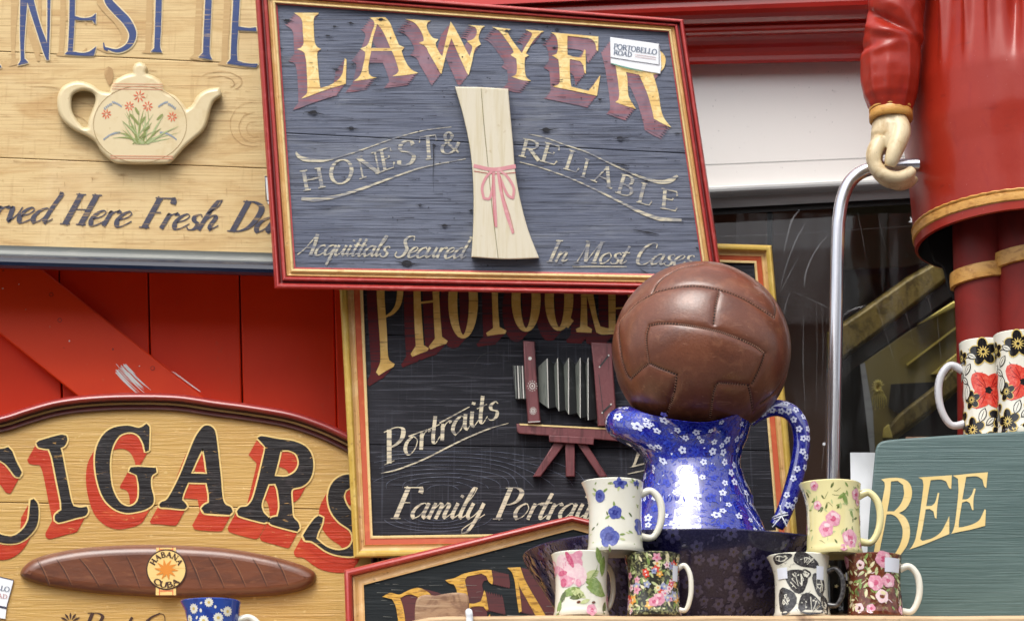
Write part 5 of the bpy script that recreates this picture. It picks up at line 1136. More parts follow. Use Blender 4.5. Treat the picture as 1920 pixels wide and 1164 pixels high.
left = [(1090,150),(1050,150),(1000,140),(993,137),(950,119),(910,101),(871,90),(848,98),(832,114),(824,134),(819,150),(808,161),(792,164),(776,158),(765,143),(761,128)]
right = [(1090,150),(1050,150),(1000,140),(993,137),(950,119),(910,101),(871,88),(845,92),(825,100),(808,106),(790,110),(776,113),(770,115)]
front, left, right = [csm(q, False, 120, 8) for q in (front, left, right)]
def sample(pr, t):
    # arc length parameter 0..1
    L = [0]
    for a, c in zip(pr[:-1], pr[1:]): L.append(L[-1]+math.hypot(a[0]-c[0], a[1]-c[1]))
    d = t*L[-1]
    for i in range(len(pr)-1):
        if d <= L[i+1] or i == len(pr)-2:
            f = (d-L[i])/max(1e-9, L[i+1]-L[i]); return lerp(pr[i][0], pr[i+1][0], f), lerp(pr[i][1], pr[i+1][1], f)
    return pr[-1]
def jug_pt(th, t, lift=0):
    c = sin(th)      # +1 right, -1 left (spout)
    wl = max(0, -c)**3.2; wr = max(0, c)**2.0; wf = 1-wl-wr
    a, b_, d = sample(front, t), sample(left, t), sample(right, t)
    py = a[0]*wf+b_[0]*wl+d[0]*wr; r = a[1]*wf+b_[1]*wl+d[1]*wr
    py += 5*sin(4*th+.9)*max(0, t-.8)*5*wf*.6
    rm = r*sJ+lift; fy = -cos(th)*rm
    z = zj(py, fy*.55 if t > .5 else -.06)
    return Vector((jt.location.x+rm*sin(th), JY+fy*(1-.0*wl), z))
class JS:
    def r(s, th, v): return (100*sJ, v)
    def at(s, th, v, lift=0): return jug_pt(th, v, lift)
js = JS()
b = MB(); NS, NV = 160, 110; vs = []; fs = []
for i in range(NV+1):
    for k in range(NS): vs.append(jug_pt(2*pi*k/NS, i/NV))
for i in range(14):
    for k in range(NS): vs.append(jug_pt(2*pi*k/NS, 1-i*.05-(.0 if i else -.004), -.0028 if i else -.0014))
rows = NV+15
for i in range(rows-1):
    for k in range(NS): j = (k+1) % NS; fs.append((i*NS+k, i*NS+j, (i+1)*NS+j, (i+1)*NS+k))
fs.append(tuple(range(NS-1, -1, -1)))
b.add(vs, fs, K['jug']); rr = random.Random(31)
# decorate in (th, t); t covers about Lt metres
Lt_ = 350*sJ
class JS2(JS):
    def r(s, th, v): return (105*sJ, v)
    def at(s, th, v, lift=0): return jug_pt(th, v/Lt_, lift)
j2 = JS2(); pts = []
for i in range(1500):
    th, v = rr.uniform(-pi, pi), rr.uniform(.12, .985)*Lt_
    if all(((th-a)*.066)**2+(v-c)**2 > .0138**2 for a, c in pts): pts.append((th, v))
for th, v in pts:
    if rr.random() < .62:
        r_ = rr.uniform(.003, .0058); calico(b, j2, th, v, r_, K['j_fl'], K['j_c'], .0006, .066)
        if rr.random() < .5: a_ = rr.uniform(0, 6.28); calico(b, j2, th+cos(a_)*r_*1.9/.066, v+sin(a_)*r_*1.9, r_*.75, K['j_fl'] if rr.random() < .6 else K['j_v'], K['j_c'], .00072, .066)
    else: calico(b, j2, th, v, rr.uniform(.004, .006), K['j_v'], K['j_c'], .0006, .066)
for i in range(2200):
    th, v = rr.uniform(-pi, pi), rr.uniform(.1, .985)*Lt_; blob(b, j2, th, v, rr.uniform(.002, .0048), rr.uniform(.0007, .0013), rr.uniform(0, 3), K['j_v'], 0, 0, .0004, 1, 8, point=.7)
for i in range(160):
    th, v = rr.uniform(-pi, pi), rr.uniform(.1, .985)*Lt_; blob(b, j2, th, v, rr.uniform(.0008, .0026), rr.uniform(.0005, .0011), rr.uniform(0, 3), K['j_fl'], 0, 0, .0005, 1, 6)
b.build('body', jt, smooth=60)
b = MB(); hpx = [(1404,788),(1420,776),(1440,767),(1462,765),(1484,774),(1499,797),(1503,828),(1499,862),(1490,900),(1479,936),(1468,965),(1456,986)]
hp3 = [Vector((P(x, y, JY).x, JY-.0, P(x, y, JY).z)) for x, y in hpx]
tube(b, hp3, [14*sJ,15*sJ,15.5*sJ,16*sJ,16.5*sJ,16.5*sJ,16*sJ,16*sJ,16*sJ,15.5*sJ,15*sJ,14*sJ], K['jug'], seg=20, n=8, flat=.8, axis=Vector((0, 1, 0)))
q = csm3(hp3, 10); rr = random.Random(8)
T_, N_ = frames(q)
for i in range(4, len(q)-4, 7):
    for a0 in (rr.uniform(-.5, .2), rr.uniform(.4, 1.1)):
        rad = 16.2*sJ; side = T_[i].cross(Vector((0, 1, 0))).normalized()
        def hpt(u, v_, lift): 
            pth = q[max(0, min(len(q)-1, i))]+T_[i]*v_; an = a0+u/rad
            return pth+(Vector((0, -1, 0))*cos(an)*.8+side*sin(an))*(rad+lift)
        class HS:
            def r(s, th, v): return (1.0, v)
            def at(s, th, v, lift=0): return hpt(th, v, lift)
        calico(b, HS(), 0, rr.uniform(-.004, .004), .0042, K['j_fl'], K['j_c'], .0004, 1.0)
b.build('handle', jt, smooth=60)
t = thing('string', 'thin white string tied low round the jug handle', 'string', P(1460, 975, JY))
b = MB(); c = P(1464, 970, JY); 
for dz in (0, .003): tube(b, [c+Vector((.0105*cos(a), .0105*sin(a), dz+.003*cos(a))) for a in [2*pi*k/14 for k in range(15)]], .0008, M['label_white'], seg=6, n=2)
for dx, dz in ((-.012, -.014), (.006, -.013), (-.002, .014)): tube(b, [c+Vector((0, -.0105, 0)), c+Vector((dx*.5, -.013, dz*.5)), c+Vector((dx, -.012, dz))], .0008, M['label_white'], seg=6, n=3)
b.build('loop', t, smooth=60)

# ---------------------------------------------------------------- leather football
M['leather'] = mk('brown_ball_leather', S(118,68,46), .36, [((16,16,16), .4, .7, S(92,50,34), .8, .8), ((60,60,60), .5, .68, S(140,90,64), .5, .4), ((400,400,400), .58, .7, S(70,40,30), .5, 0), ((30,90,200), .62, .70, S(158,112,86), .5, 1.5)], bump=((260,260,260), .3, .8), coat=.5, coat_rough=.2)
M['stitch'] = mk('waxed_ball_stitching', S(176,128,104), .6)
import numpy as np
ft = None
bc = P(1315, 657, .045); Rf = 167*mpp(1315, 657, .045)
CBl = cr(1100, 470, 3.325)
seams = [[(405,265),(418,235),(440,195),(490,150)], [(430,250),(550,225),(670,215),(790,230),(900,260),(1000,305),(1090,360),(1175,415)], [(1175,415),(1187,370),(1178,325),(1150,280)], [(825,255),(805,340),(792,455)],
 [(385,465),(450,452),(560,455),(700,475),(850,510),(980,560),(1060,600),(1115,640)], [(385,465),(368,530),(372,620),(384,698)], [(1115,640),(1085,730),(1035,832)], [(272,800),(330,745),(385,700),(460,735),(560,775),(545,880),(500,1015),(470,1090)],
 [(200,440),(192,500),(197,560),(215,680),(245,770),(272,800)], [(770,1040),(790,900),(805,845),(830,828),(1010,840),(1025,900),(1038,1000)], [(490,150),(590,100),(720,78)], [(985,125),(1080,205),(1150,280)], [(1262,735),(1215,830),(1160,900),(1090,955)], [(430,250),(405,265),(300,330),(200,440)]]
def on_ball(x, y):
    d = ray(x, y).normalized(); oc = CAM-bc; bq = oc.dot(d); disc = bq*bq-(oc.dot(oc)-Rf*Rf)
    return (CAM+d*(-bq-math.sqrt(max(0, disc)))-bc).normalized()
sp = []; st_pts = []
for s_ in seams:
    q = csm(CBl(s_), False, 40, 10); pr = None; acc = 0
    for i in range(len(q)-1):
        sp.append(on_ball(*q[i]))
    sp.append(on_ball(*q[-1]))
SP = np.array([(v.x, v.y, v.z) for v in sp]); SP = np.vstack([SP, SP*np.array([-1, -1, 1])])
NU, NW = 620, 400
uu = np.linspace(0, 2*pi, NU, endpoint=False); ww = np.linspace(0.004, pi-.004, NW)
# axis along y so the dense rows do not meet at the visible face
D = np.stack([np.outer(np.sin(ww), np.cos(uu)), np.outer(np.cos(ww), np.ones(NU)), np.outer(np.sin(ww), np.sin(uu))], -1).reshape(-1, 3)
D = np.stack([D[:, 0], D[:, 2], D[:, 1]], -1)
dist = np.full(len(D), 9.0)
for c0 in range(0, len(SP), 60):
    dist = np.minimum(dist, np.sqrt(((D[:, None, :]-SP[None, c0:c0+60, :])**2).sum(-1)).min(1))
dd = dist*Rf
rad = Rf*(1-.014*np.exp(-(dd/.0014)**2)-.010*np.exp(-(dd/.005)**2)-.006*np.exp(-(dd/.016)**2)+.004)
V = D*rad[:, None]+np.array(bc)
ball = thing('football', 'old brown leather football resting in the mouth of the blue jug', 'ball', bc-Vector((0, 0, Rf)))
b = MB(); fs = []
for i in range(NW-1):
    for k in range(NU): j = (k+1) % NU; fs.append((i*NU+k, (i+1)*NU+k, (i+1)*NU+j, i*NU+j))
fs.append(tuple(range(NU))); fs.append(tuple((NW-1)*NU+k for k in range(NU-1, -1, -1)))
b.add([Vector(v) for v in V], fs, M['leather']); bo_ = b.build('leather_panels', ball, smooth=80)
M['seam'] = mk('dark_seam_thread', S(44,24,18), .6)
b = MB()
for s_ in seams:
    q = [on_ball(*p) for p in csm(CBl(s_), False, 40, 8)]; tube(b, [bc+v*Rf*.9785 for v in q], .0009, M['seam'], seg=6, n=1)
b.build('seam_thread', bo_, smooth=60)
b = MB()
for s_ in seams:
    q = csm(CBl(s_), False, 40, 12); L = 0
    for i in range(len(q)-1):
        L += math.hypot(*sub(q[i+1], q[i]))
        if L > 3.4:
            L = 0; v0 = on_ball(*q[i]); v1 = on_ball(*q[i+1]); tg = (v1-v0).normalized(); sd_ = v0.cross(tg).normalized()
            a = bc+v0*Rf*.988+sd_*.0014+tg*.0003; c = bc+v0*Rf*.988-sd_*.0014-tg*.0003
            tube(b, [a, (a+c)/2+v0*.0004, c], .00032, M['stitch'], seg=5, n=1)
b.build('stitching', bo_, smooth=60)
# ---------------------------------------------------------------- shop front: cornice, fascia, window
PS = Plane(1500, 250, .50, nx=-.10)
shop = thing('shopfront', 'shop front with crimson gloss cornice, white fascia board and dark display window', 'shop front', P(1500, 900, .5))
X0, X1 = 640, 2320
def yl(y, x, sl): return y+(x-1465)*sl
def strip(mb, rows, m=None):
    """rows: (y at x=1465, slope, lift, material of the face below)"""
    xs_ = [X0, 1465, X1]
    for a, c in zip(rows[:-1], rows[1:]):
        A_ = [PS.at(x, yl(a[0], x, a[1]), a[2]) for x in xs_]; B_ = [PS.at(x, yl(c[0], x, c[1]), c[2]) for x in xs_]
        mb.add(A_+B_, [(0, 3, 4, 1), (1, 4, 5, 2)], c[3])
rg, rb_ = M['red_gloss'], M['red_gloss_bright']
def curve(rows, y0, l0, y1, l1, sl0, sl1, bul, m, n=6):
    for k in range(1, n+1):
        t = k/n; rows.append((lerp(y0, y1, t), lerp(sl0, sl1, t), lerp(l0, l1, t)+bul*sin(pi*t), m))
rows = [(-330,-.052,0,None), (-330,-.052,.11,rg), (-24,-.05,.11,rb_)]
rows += [(-16,-.046,.11,rb_), (-10,-.042,.098,rg)]
curve(rows, -10, .098, 40, .080, -.042, -.03, .010, rg)
rows += [(44,-.03,.070,rg)]; curve(rows, 44, .070, 62, .064, -.03, -.028, .004, rg, 4)
rows += [(66,-.027,.054,rg)]; curve(rows, 66, .054, 112, .034, -.027, -.021, -.006, rg)
rows += [(118,-.02,.032,rg), (119,-.02,0,rg)]
mb = MB(); strip(mb, rows); mb.build('cornice', shop, smooth=28)
mb = MB(); strip(mb, [(117.5,-.02,.001,None),(345,-.047,.001,M['white_paint'])]); fb = mb.build('fascia_board', shop, smooth=0)
pf = Pen(PS, .0016); rr = random.Random(9)
pf.stroke([(x, yl(303, x, -.042)) for x in (1310, 1500, 1740)], 1.0, M['grey_paint'], smooth=False)
for i in range(40): x, y = rr.uniform(1310, 1620), rr.uniform(130, 330); pf.dot(x, y, rr.uniform(.3, 1.0), M['grey_paint'], n=6)
absorb(fb, pf)
rows = [(344,-.047,.001,None),(345,-.047,.016,M['white_paint'])]; gp = M['grey_paint']
curve(rows, 345, .016, 362, .010, -.047, -.049, .004, gp, 4); rows += [(365,-.05,.0,gp),(384,-.053,-.004,gp),(385,-.053,-.03,gp)]
mb = MB(); strip(mb, rows); mb.build('window_head_moulding', shop, smooth=30)
mb = MB(); strip(mb, [(384,-.053,-.012,None),(396,-.054,-.012,M['black_strip']),(397,-.054,-.05,M['black_strip'])]); mb.build('glazing_bead', shop, smooth=0)
# brickwork and jamb to the left, hidden by the signs
mb = MB(); q = [PS.at(X0,330,-.001), PS.at(1300,330,-.001), PS.at(1300,1700,-.001), PS.at(X0,1700,-.001)]; mb.add(q, [(0,3,2,1)], M['white_paint']); mb.build('wall_panel', shop, smooth=0)
M['glass'] = bpy.data.materials.new('window_glass'); M['glass'].use_nodes = True
t_ = M['glass'].node_tree; t_.nodes.clear(); o = t_.nodes.new('ShaderNodeOutputMaterial'); mx = t_.nodes.new('ShaderNodeMixShader'); tr = t_.nodes.new('ShaderNodeBsdfTransparent'); gl = t_.nodes.new('ShaderNodeBsdfGlossy'); fr = t_.nodes.new('ShaderNodeFresnel')
gl.inputs['Roughness'].default_value = .01; fr.inputs['IOR'].default_value = 1.5; tr.inputs[0].default_value = (.9, .92, .9, 1)
t_.links.new(fr.outputs[0], mx.inputs[0]); t_.links.new(tr.outputs[0], mx.inputs[1]); t_.links.new(gl.outputs[0], mx.inputs[2]); t_.links.new(mx.outputs[0], o.inputs[0])
mb = MB(); q = [PS.at(1299,300,-.035), PS.at(X1,300,-.035), PS.at(X1,1700,-.035), PS.at(1299,1700,-.035)]; mb.add(q, [(0,3,2,1)], M['glass']); mb.build('window_pane', shop, smooth=0)
# display space behind the glass
M['in_wall'] = mk('dim_olive_wall', S(112,104,74), .7, [((3,3,3), .4, .7, S(84,74,54), .7, 0)]); M['in_brown'] = mk('dim_brown_panel', S(122,80,56), .6, [((3,3,3), .4, .7, S(92,58,42), .7, 0)]); M['in_dark'] = mk('dark_display_lining', S(34,30,28), .7)
xa, xb = P(1299, 600, .5).x, 1.5; zl, zh = zs-.3, P(1500, 250, .5).z+.15
mb = MB(); box(mb, xa-.02, xb, 1.5, 1.52, zl, zh, M['in_dark']); mb.build('back_wall', shop, smooth=0)
mb = MB(); box(mb, xa-.05, xa-.02, .56, 1.5, zl, zh, M['in_dark']); mb.build('side_lining', shop, smooth=0); mb = MB(); box(mb, xb, xb+.02, .4, 1.5, zl, zh, M['in_dark']); mb.build('side_lining', shop, smooth=0)
mb = MB(); box(mb, xa-.02, xb, .86, 1.5, zh, zh+.02, M['in_dark']); mb.build('ceiling_lining', shop, smooth=0)  # front strip of ceiling left out to let sky light into the display
mb = MB(); box(mb, xa-.02, xb, .62, 1.5, zl-.02, zl, M['in_dark']); mb.build('display_floor', shop, smooth=0)

def CI(pts): return [(1300+x/2.079, 340+y/2.079) for x, y in pts]
PI_ = Plane(1650, 640, .95)
t = thing('cupboard', 'dim brown panelled cupboard at the left behind the window glass', 'cupboard', P(1400, 900, 1.1)); pl = Plane(1400, 600, 1.2)
mb = MB(); slab(mb, pl, [[(1285,355),(1575,355),(1575,1255),(1285,1255)]], -.07, -.05, M['in_dark']); slab(mb, pl, [[(1290,360),(1438,360),(1440,1250),(1290,1250)]], -.05, 0, M['in_brown'], bev=2); slab(mb, pl, [[(1448,360),(1560,360),(1560,1250),(1450,1250)]], -.05, -.004, M['in_brown'], bev=2); mb.build('panel', t, smooth=30)
t = thing('blind', 'dull olive blind hanging at the top behind the window glass', 'blind', P(1700, 450, 1.15)); pl = Plane(1650, 450, 1.3)
mb = MB(); slab(mb, pl, [[(1462,360),(1860,340),(1840,470),(1700,500),(1466,512)]], -.01, 0, M['in_wall'], bev=2); slab(mb, pl, [[(1466,512),(1700,500),(1700,506),(1466,520)]], -.012, .006, M['in_dark']); mb.build('cloth', t, smooth=0)
M['gilt'] = mk('tarnished_gilt_moulding', S(132,114,58), .42, [((90,90,40), .44, .64, S(76,64,30), .8, .6), ((260,260,260), .55, .68, S(170,150,80), .5, 0)], bump=((160,160,160), .5, .4), metal=.2)
M['gilt_br'] = mk('bright_gilt_edge', S(232,214,116), .3, [((60,60,60), .5, .7, S(206,180,84), .6, 0)], metal=.3)
M['canvas'] = mk('olive_canvas', S(134,120,64), .6, [((12,12,12), .4, .7, S(84,76,46), .7, .6)]); M['canvas_d'] = mk('black_slip_frame', S(26,24,20), .4)
t = thing('picture_frame', 'wide tarnished gilt picture frame leaning diagonally behind the glass', 'picture frame', P(1700, 700, .95))
mb = MB(); slab(mb, PI_, [CI([(520,590),(640,510),(830,375),(960,300),(1100,220),(1100,330),(980,395),(800,535),(595,690),(520,740)])], -.03, .0, M['gilt'], bev=8, seg=3, h=.012); mb.build('moulding', t, smooth=40)
mb = MB(); slab(mb, PI_, [CI([(520,740),(595,690),(800,535),(980,395),(1100,330),(1100,390),(1020,440),(830,580),(660,705),(560,790)])], -.03, -.008, M['canvas_d'], bev=1); mb.build('slip', t, smooth=30)
t = thing('picture_frame', 'olive picture with a pale left edge and bright gilt rails behind the glass', 'picture frame', P(1700, 850, .9)); pl = Plane(1700, 760, .88)
mb = MB(); slab(mb, pl, [CI([(655,712),(830,590),(1030,470),(1130,420),(1130,1300),(710,1300),(690,1050)])], -.02, -.004, M['canvas'], bev=1); mb.build('canvas', t, smooth=0)
mb = MB(); slab(mb, pl, [CI([(650,714),(668,706),(700,900),(722,1300),(706,1300),(688,1050)])], -.02, .004, M['grey_paint'], bev=1); mb.build('mount_edge', t, smooth=0)
mb = MB(); slab(mb, pl, [CI([(735,985),(800,905),(960,780),(1040,690),(1130,620),(1130,700),(1040,800),(900,915),(780,1000),(740,1010)])], -.01, .012, M['gilt'], bev=6, seg=3, h=.008)
slab(mb, pl, [CI([(925,752),(1000,690),(1130,585),(1130,625),(1040,700),(960,752)])], -.01, .008, M['gilt_br'], bev=2)
slab(mb, pl, [CI([(735,1000),(742,960),(762,945),(778,1000)])], -.01, .014, M['gilt_br'], bev=2)
slab(mb, pl, [CI([(830,712),(1030,560),(1130,490),(1130,498),(1032,568),(835,718)])], -.01, .004, M['gilt_br'])
slab(mb, pl, [CI([(870,560),(1020,462),(1130,400),(1130,425),(1022,490),(900,548)])], -.01, .014, M['gilt_br'], bev=3); mb.build('gilt_rail', t, smooth=40)
mb = MB(); slab(mb, pl, [CI([(770,790),(960,780),(900,850),(800,905),(760,880)])], -.01, .002, M['canvas_d']); slab(mb, pl, [CI([(800,1000),(920,910),(1050,800),(1130,730),(1130,1300),(770,1300)])], -.01, .0, M['in_dark']); mb.build('dark_slip', t, smooth=0)  # dark pieces laid over the canvas
t = thing('gilt_ornament', 'small spiky gilt tassel ornament beside the pale picture edge', 'ornament', P(1645, 730, .84)); pl = Plane(1645, 730, .84)
mb = MB(); rr = random.Random(3)
for k in range(16):
    a = -pi/2+(k-8)*.36; L = rr.uniform(8, 17) if abs(k-8) > 3 else 14
    p0 = pl.at(1646, 728, 0); p1 = pl.at(1646+cos(a)*L*.9, 728+sin(a)*L*1.2, .008); tube(mb, [p0, (p0+p1)/2+Vector((0, -.006, 0)), p1], [.0016, .0014, .0006], M['gilt_br'], seg=6, n=3)
for k in range(7):
    x = 1636+k*4; p0 = pl.at(1646, 728, .004); tube(mb, [p0, pl.at(x, 745, .006), pl.at(x+1, 758+rr.uniform(0, 10), .002)], [.0016, .0014, .0008], M['gilt_br'], seg=6, n=3)
mb.build('tassel', t, smooth=60)

# ---------------------------------------------------------------- clear plastic sheet hung in front of the window
def thin(name, gloss_amt, tint=(1, 1, 1), diff=0.0):
    m = bpy.data.materials.new(name); m.use_nodes = True; t = m.node_tree; t.nodes.clear(); o = t.nodes.new('ShaderNodeOutputMaterial'); mx = t.nodes.new('ShaderNodeMixShader'); mx.inputs[0].default_value = gloss_amt
    tr = t.nodes.new('ShaderNodeBsdfTransparent'); tr.inputs[0].default_value = (*tint, 1); gl = t.nodes.new('ShaderNodeBsdfGlossy'); gl.inputs['Roughness'].default_value = .18
    t.links.new(tr.outputs[0], mx.inputs[1])
    if diff:
        m2 = t.nodes.new('ShaderNodeMixShader'); m2.inputs[0].default_value = diff; df = t.nodes.new('ShaderNodeBsdfDiffuse'); df.inputs[0].default_value = (.8, .82, .84, 1)
        t.links.new(gl.outputs[0], m2.inputs[1]); t.links.new(df.outputs[0], m2.inputs[2]); t.links.new(m2.outputs[0], mx.inputs[2])
    else: t.links.new(gl.outputs[0], mx.inputs[2])
    t.links.new(mx.outputs[0], o.inputs[0]); return m
M['film'] = thin('clear_plastic_film', .012); M['crease_glint'] = thin('painted_crease_glint', .13, diff=.4)  # second one: pale strips painted as glints along the film's folds
t = thing('plastic_sheet', 'clear creased plastic sheet hanging in front of the dark window', 'plastic sheet', P(1600, 600, .44)); pl = Plane(1600, 600, .44, nx=-.1)
mb = MB(); nx_, nz_ = 70, 40; vs = []; fs = []
for j in range(nz_+1):
    for i in range(nx_+1):
        x = lerp(1380, 2000, i/nx_); y = lerp(400, 1140, j/nz_); l = .006*mnoise.noise(Vector((x*.03, y*.004, 1)))+.003*mnoise.noise(Vector((x*.09, y*.012, 5)))
        vs.append(pl.at(x, y, l))
for j in range(nz_):
    for i in range(nx_): a = j*(nx_+1)+i; fs.append((a, a+nx_+1, a+nx_+2, a+1))
mb.add(vs, fs, M['film']); fo = mb.build('film', t, smooth=80)
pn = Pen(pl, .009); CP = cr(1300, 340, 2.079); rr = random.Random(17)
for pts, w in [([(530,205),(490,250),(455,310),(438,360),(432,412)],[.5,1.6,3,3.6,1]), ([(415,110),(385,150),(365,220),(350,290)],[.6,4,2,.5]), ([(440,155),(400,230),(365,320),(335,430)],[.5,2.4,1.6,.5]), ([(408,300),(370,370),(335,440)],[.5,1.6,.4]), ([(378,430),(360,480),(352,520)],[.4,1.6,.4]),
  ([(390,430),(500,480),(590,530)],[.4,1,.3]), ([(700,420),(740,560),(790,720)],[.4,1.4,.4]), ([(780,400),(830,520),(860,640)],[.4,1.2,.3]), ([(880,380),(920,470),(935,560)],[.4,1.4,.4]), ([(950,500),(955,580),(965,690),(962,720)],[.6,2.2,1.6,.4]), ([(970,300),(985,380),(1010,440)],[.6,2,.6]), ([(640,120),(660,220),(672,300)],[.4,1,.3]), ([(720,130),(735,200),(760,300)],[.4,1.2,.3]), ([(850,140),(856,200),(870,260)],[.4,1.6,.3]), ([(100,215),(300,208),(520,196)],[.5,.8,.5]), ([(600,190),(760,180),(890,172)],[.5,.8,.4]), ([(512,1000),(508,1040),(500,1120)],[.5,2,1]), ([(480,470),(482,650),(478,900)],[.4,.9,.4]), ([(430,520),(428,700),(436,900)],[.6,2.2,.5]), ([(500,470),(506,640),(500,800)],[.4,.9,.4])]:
    pn.stroke(CP(pts), w, M['crease_glint'])
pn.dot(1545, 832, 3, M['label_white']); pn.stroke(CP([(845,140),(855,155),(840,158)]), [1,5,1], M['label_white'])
pn.build('crease_glint', fo)

# ---------------------------------------------------------------- chrome rail
M['chrome'] = mk('brushed_aluminium_tube', S(222,222,226), .22, [((60,60,4), .45, .65, S(176,176,184), .5, 0)], metal=.92)
t = thing('metal_rail', 'bent aluminium tube rail standing in front of the window under the carved hand', 'rail', P(1562, 1140, .13)); Yr = .13
b = MB(); r = 13*mpp(1566, 600, Yr)
pp_ = [(1556,1150),(1562,895),(1567,650),(1571,450),(1574,405),(1580,372),(1592,344),(1612,325),(1640,315),(1680,311),(1740,309),(1800,310)]
tube(b, [P(x, y, Yr) for x, y in pp_], r, M['chrome'], seg=24, n=8); b.build('tube', t, smooth=60)
t = thing('wooden_box', 'plain timber box hidden behind the green board carrying the figure', 'box', (xs_at(1850, 900, .1), .1, zs)); zp = P(1853, 815, -.03-.03).z
b = MB(); box(b, xs_at(1690, 900, .0), 1.1, -.055, .24, zs+.001, P(1918, 813, -.058).z-.003, M['block_wood']); b.build('timber', t, smooth=0)
for o in list(bpy.data.objects):
    pass
t = thing('paper_card', 'creased white card peeping out beside the green board', 'card', P(1615, 950, -.03)); pl = Plane(1615, 880, -.035)
b = MB(); vs = []; fs = []
for j in range(13):
    for i in range(9):
        x = lerp(1594, 1660, i/8); y = lerp(848, 1140, j/12); l = .004*mnoise.noise(Vector((x*.06, y*.05, 2)))+(.006 if j == 0 else 0)
        vs.append(pl.at(x+(y-848)*.02, y, l))
for j in range(12):
    for i in range(8): a = j*9+i; fs.append((a, a+9, a+10, a+1))
b.add(vs, fs, M['label_white']); b.build('sheet', t, smooth=60)

# ---------------------------------------------------------------- carved figure in a red coat
M['coat'] = mk('red_lacquered_carving', S(154,38,22), .36, [((7,7,7), .42, .7, S(168,48,30), .7, .3), ((60,60,20), .56, .70, S(150,34,28), .6, .4), ((420,420,420), .70, .74, S(226,170,160), .7, 0), ((26,26,70), .62, .72, S(120,30,26), .5, .5)], bump=((60,60,60), .12, .4), spec=.35, coat=.25, coat_rough=.12)
M['trim'] = mk('old_gold_painted_trim', S(214,160,80), .45, [((60,60,120), .45, .65, S(170,110,44), .7, .4), ((200,200,200), .6, .7, S(228,184,110), .6, 0)], bump=((120,120,300), .3, 0), coat=.2)
M['stocking'] = mk('dark_red_stocking_lacquer', S(132,36,30), .5, [((9,9,5), .42, .68, S(92,30,28), .8, .4), ((300,300,300), .70, .74, S(60,20,20), .8, 0)], spec=.25)
M['flesh'] = mk('ivory_painted_hand', S(220,202,164), .42, [((40,40,40), .45, .7, S(184,154,106), .8, .6), ((90,90,30), .56, .7, S(150,122,80), .5, .8), ((420,420,420), .70, .74, S(90,70,40), .8, 0)], bump=((70,70,70), .12, .2), coat=.15, coat_rough=.3)
M['lining'] = mk('black_coat_lining', S(24,22,22), .7)
FX, FYc = 1985, .17
fg = thing('carved_figure', 'carved wooden figure in a red lacquered coat resting its hand on the rail', 'statue', (P(FX, 810, FYc).x, FYc, P(1918, 813, -.058).z-.003))
fx = fg.location.x
edge = [(-420,205),(-330,212),(-240,196),(-160,196),(-80,222),(0,240),(60,248),(100,252),(180,264),(260,264),(320,258),(390,254),(440,252),(462,251)]
def coat_r(y):
    for a, c in zip(edge[:-1], edge[1:]):
        if a[0] <= y <= c[0]: return lerp(a[1], c[1], (y-a[0])/(c[0]-a[0]))
    return edge[-1][1] if y > 0 else edge[0][1]
def coat_pt(th, y, lift=0):
    th = (th+pi) % (2*pi)-pi
    r = coat_r(y)*mpp(1800, y, FYc)
    k = max(0, min(1, (210-y)/190)); k = k*k*(3-2*k)
    f = 0
    for a0, w, d in [(-.93,.034,1),(-.71,.03,1),(-.53,.03,1),(-.1,.06,1),(.12,.06,1),(.4,.06,1)]: f += .010*k*math.exp(-((th-a0)/w)**2)
    f -= .024*k*math.exp(-((th+.36)/.05)**2)
    f -= .004*max(0, 1-abs(y-300)/300)*math.exp(-((th+.36)/.09)**2)
    r += f+lift
    z = P(1850, y, FYc).z+(.018*cos(th)*0)
    # the front hem rises a little towards the middle opening
    if y > 200: z += (y-200)/260*.010*max(0, cos(th))
    return Vector((fx+r*sin(th), FYc-r*.92*cos(th), z))
b = MB(); NS = 520; ys = [lerp(-420, 462, i/110) for i in range(111)]; vs = []; fs = []
for y in ys:
    for k in range(NS): vs.append(coat_pt(2*pi*k/NS, y))
for y in (464, 440, 380):
    for k in range(NS): vs.append(coat_pt(2*pi*k/NS, min(y, 462), -.004 if y == 464 else -.012 if y == 440 else -.02)+Vector((0, 0, -.001 if y == 464 else .006 if y == 440 else .03)))
n1 = 111
for i in range(n1-1):
    for k in range(NS): j = (k+1) % NS; fs.append(((i+1)*NS+k, (i+1)*NS+j, i*NS+j, i*NS+k))
b.add(vs[:n1*NS], fs, M['coat']); c1 = vs[(n1-1)*NS:]; fs = []
for i in range(3):
    for k in range(NS): j = (k+1) % NS; fs.append(((i+1)*NS+k, (i+1)*NS+j, i*NS+j, i*NS+k))
b.add(c1[:2*NS], fs[:NS], M['coat']); b.add(c1[NS:], fs[:2*NS]+[tuple(range(2*NS, 3*NS))], M['lining'])
b.add(vs[:NS], [tuple(range(NS-1, -1, -1))], M['coat'])
coat_o = b.build('coat', fg, smooth=50)
b = MB(); vs = []; fs = []; pr = [(425,.0),(424,.0016),(426,.0026),(429,.0016),(430,.0008),(431,.0018),(438,.0021),(445,.0018),(446,.0006),(447,.0)]
for y, l in pr:
    for k in range(NS): th = 2*pi*k/NS; vs.append(coat_pt(th, y+.5*sin(th*70)*(1 if y < 430 else 0), l+.0003))
for i in range(len(pr)-1):
    for k in range(NS): j = (k+1) % NS; fs.append(((i+1)*NS+k, (i+1)*NS+j, i*NS+j, i*NS+k))
b.add(vs, fs, M['trim']); b.build('hem_trim', coat_o, smooth=50)
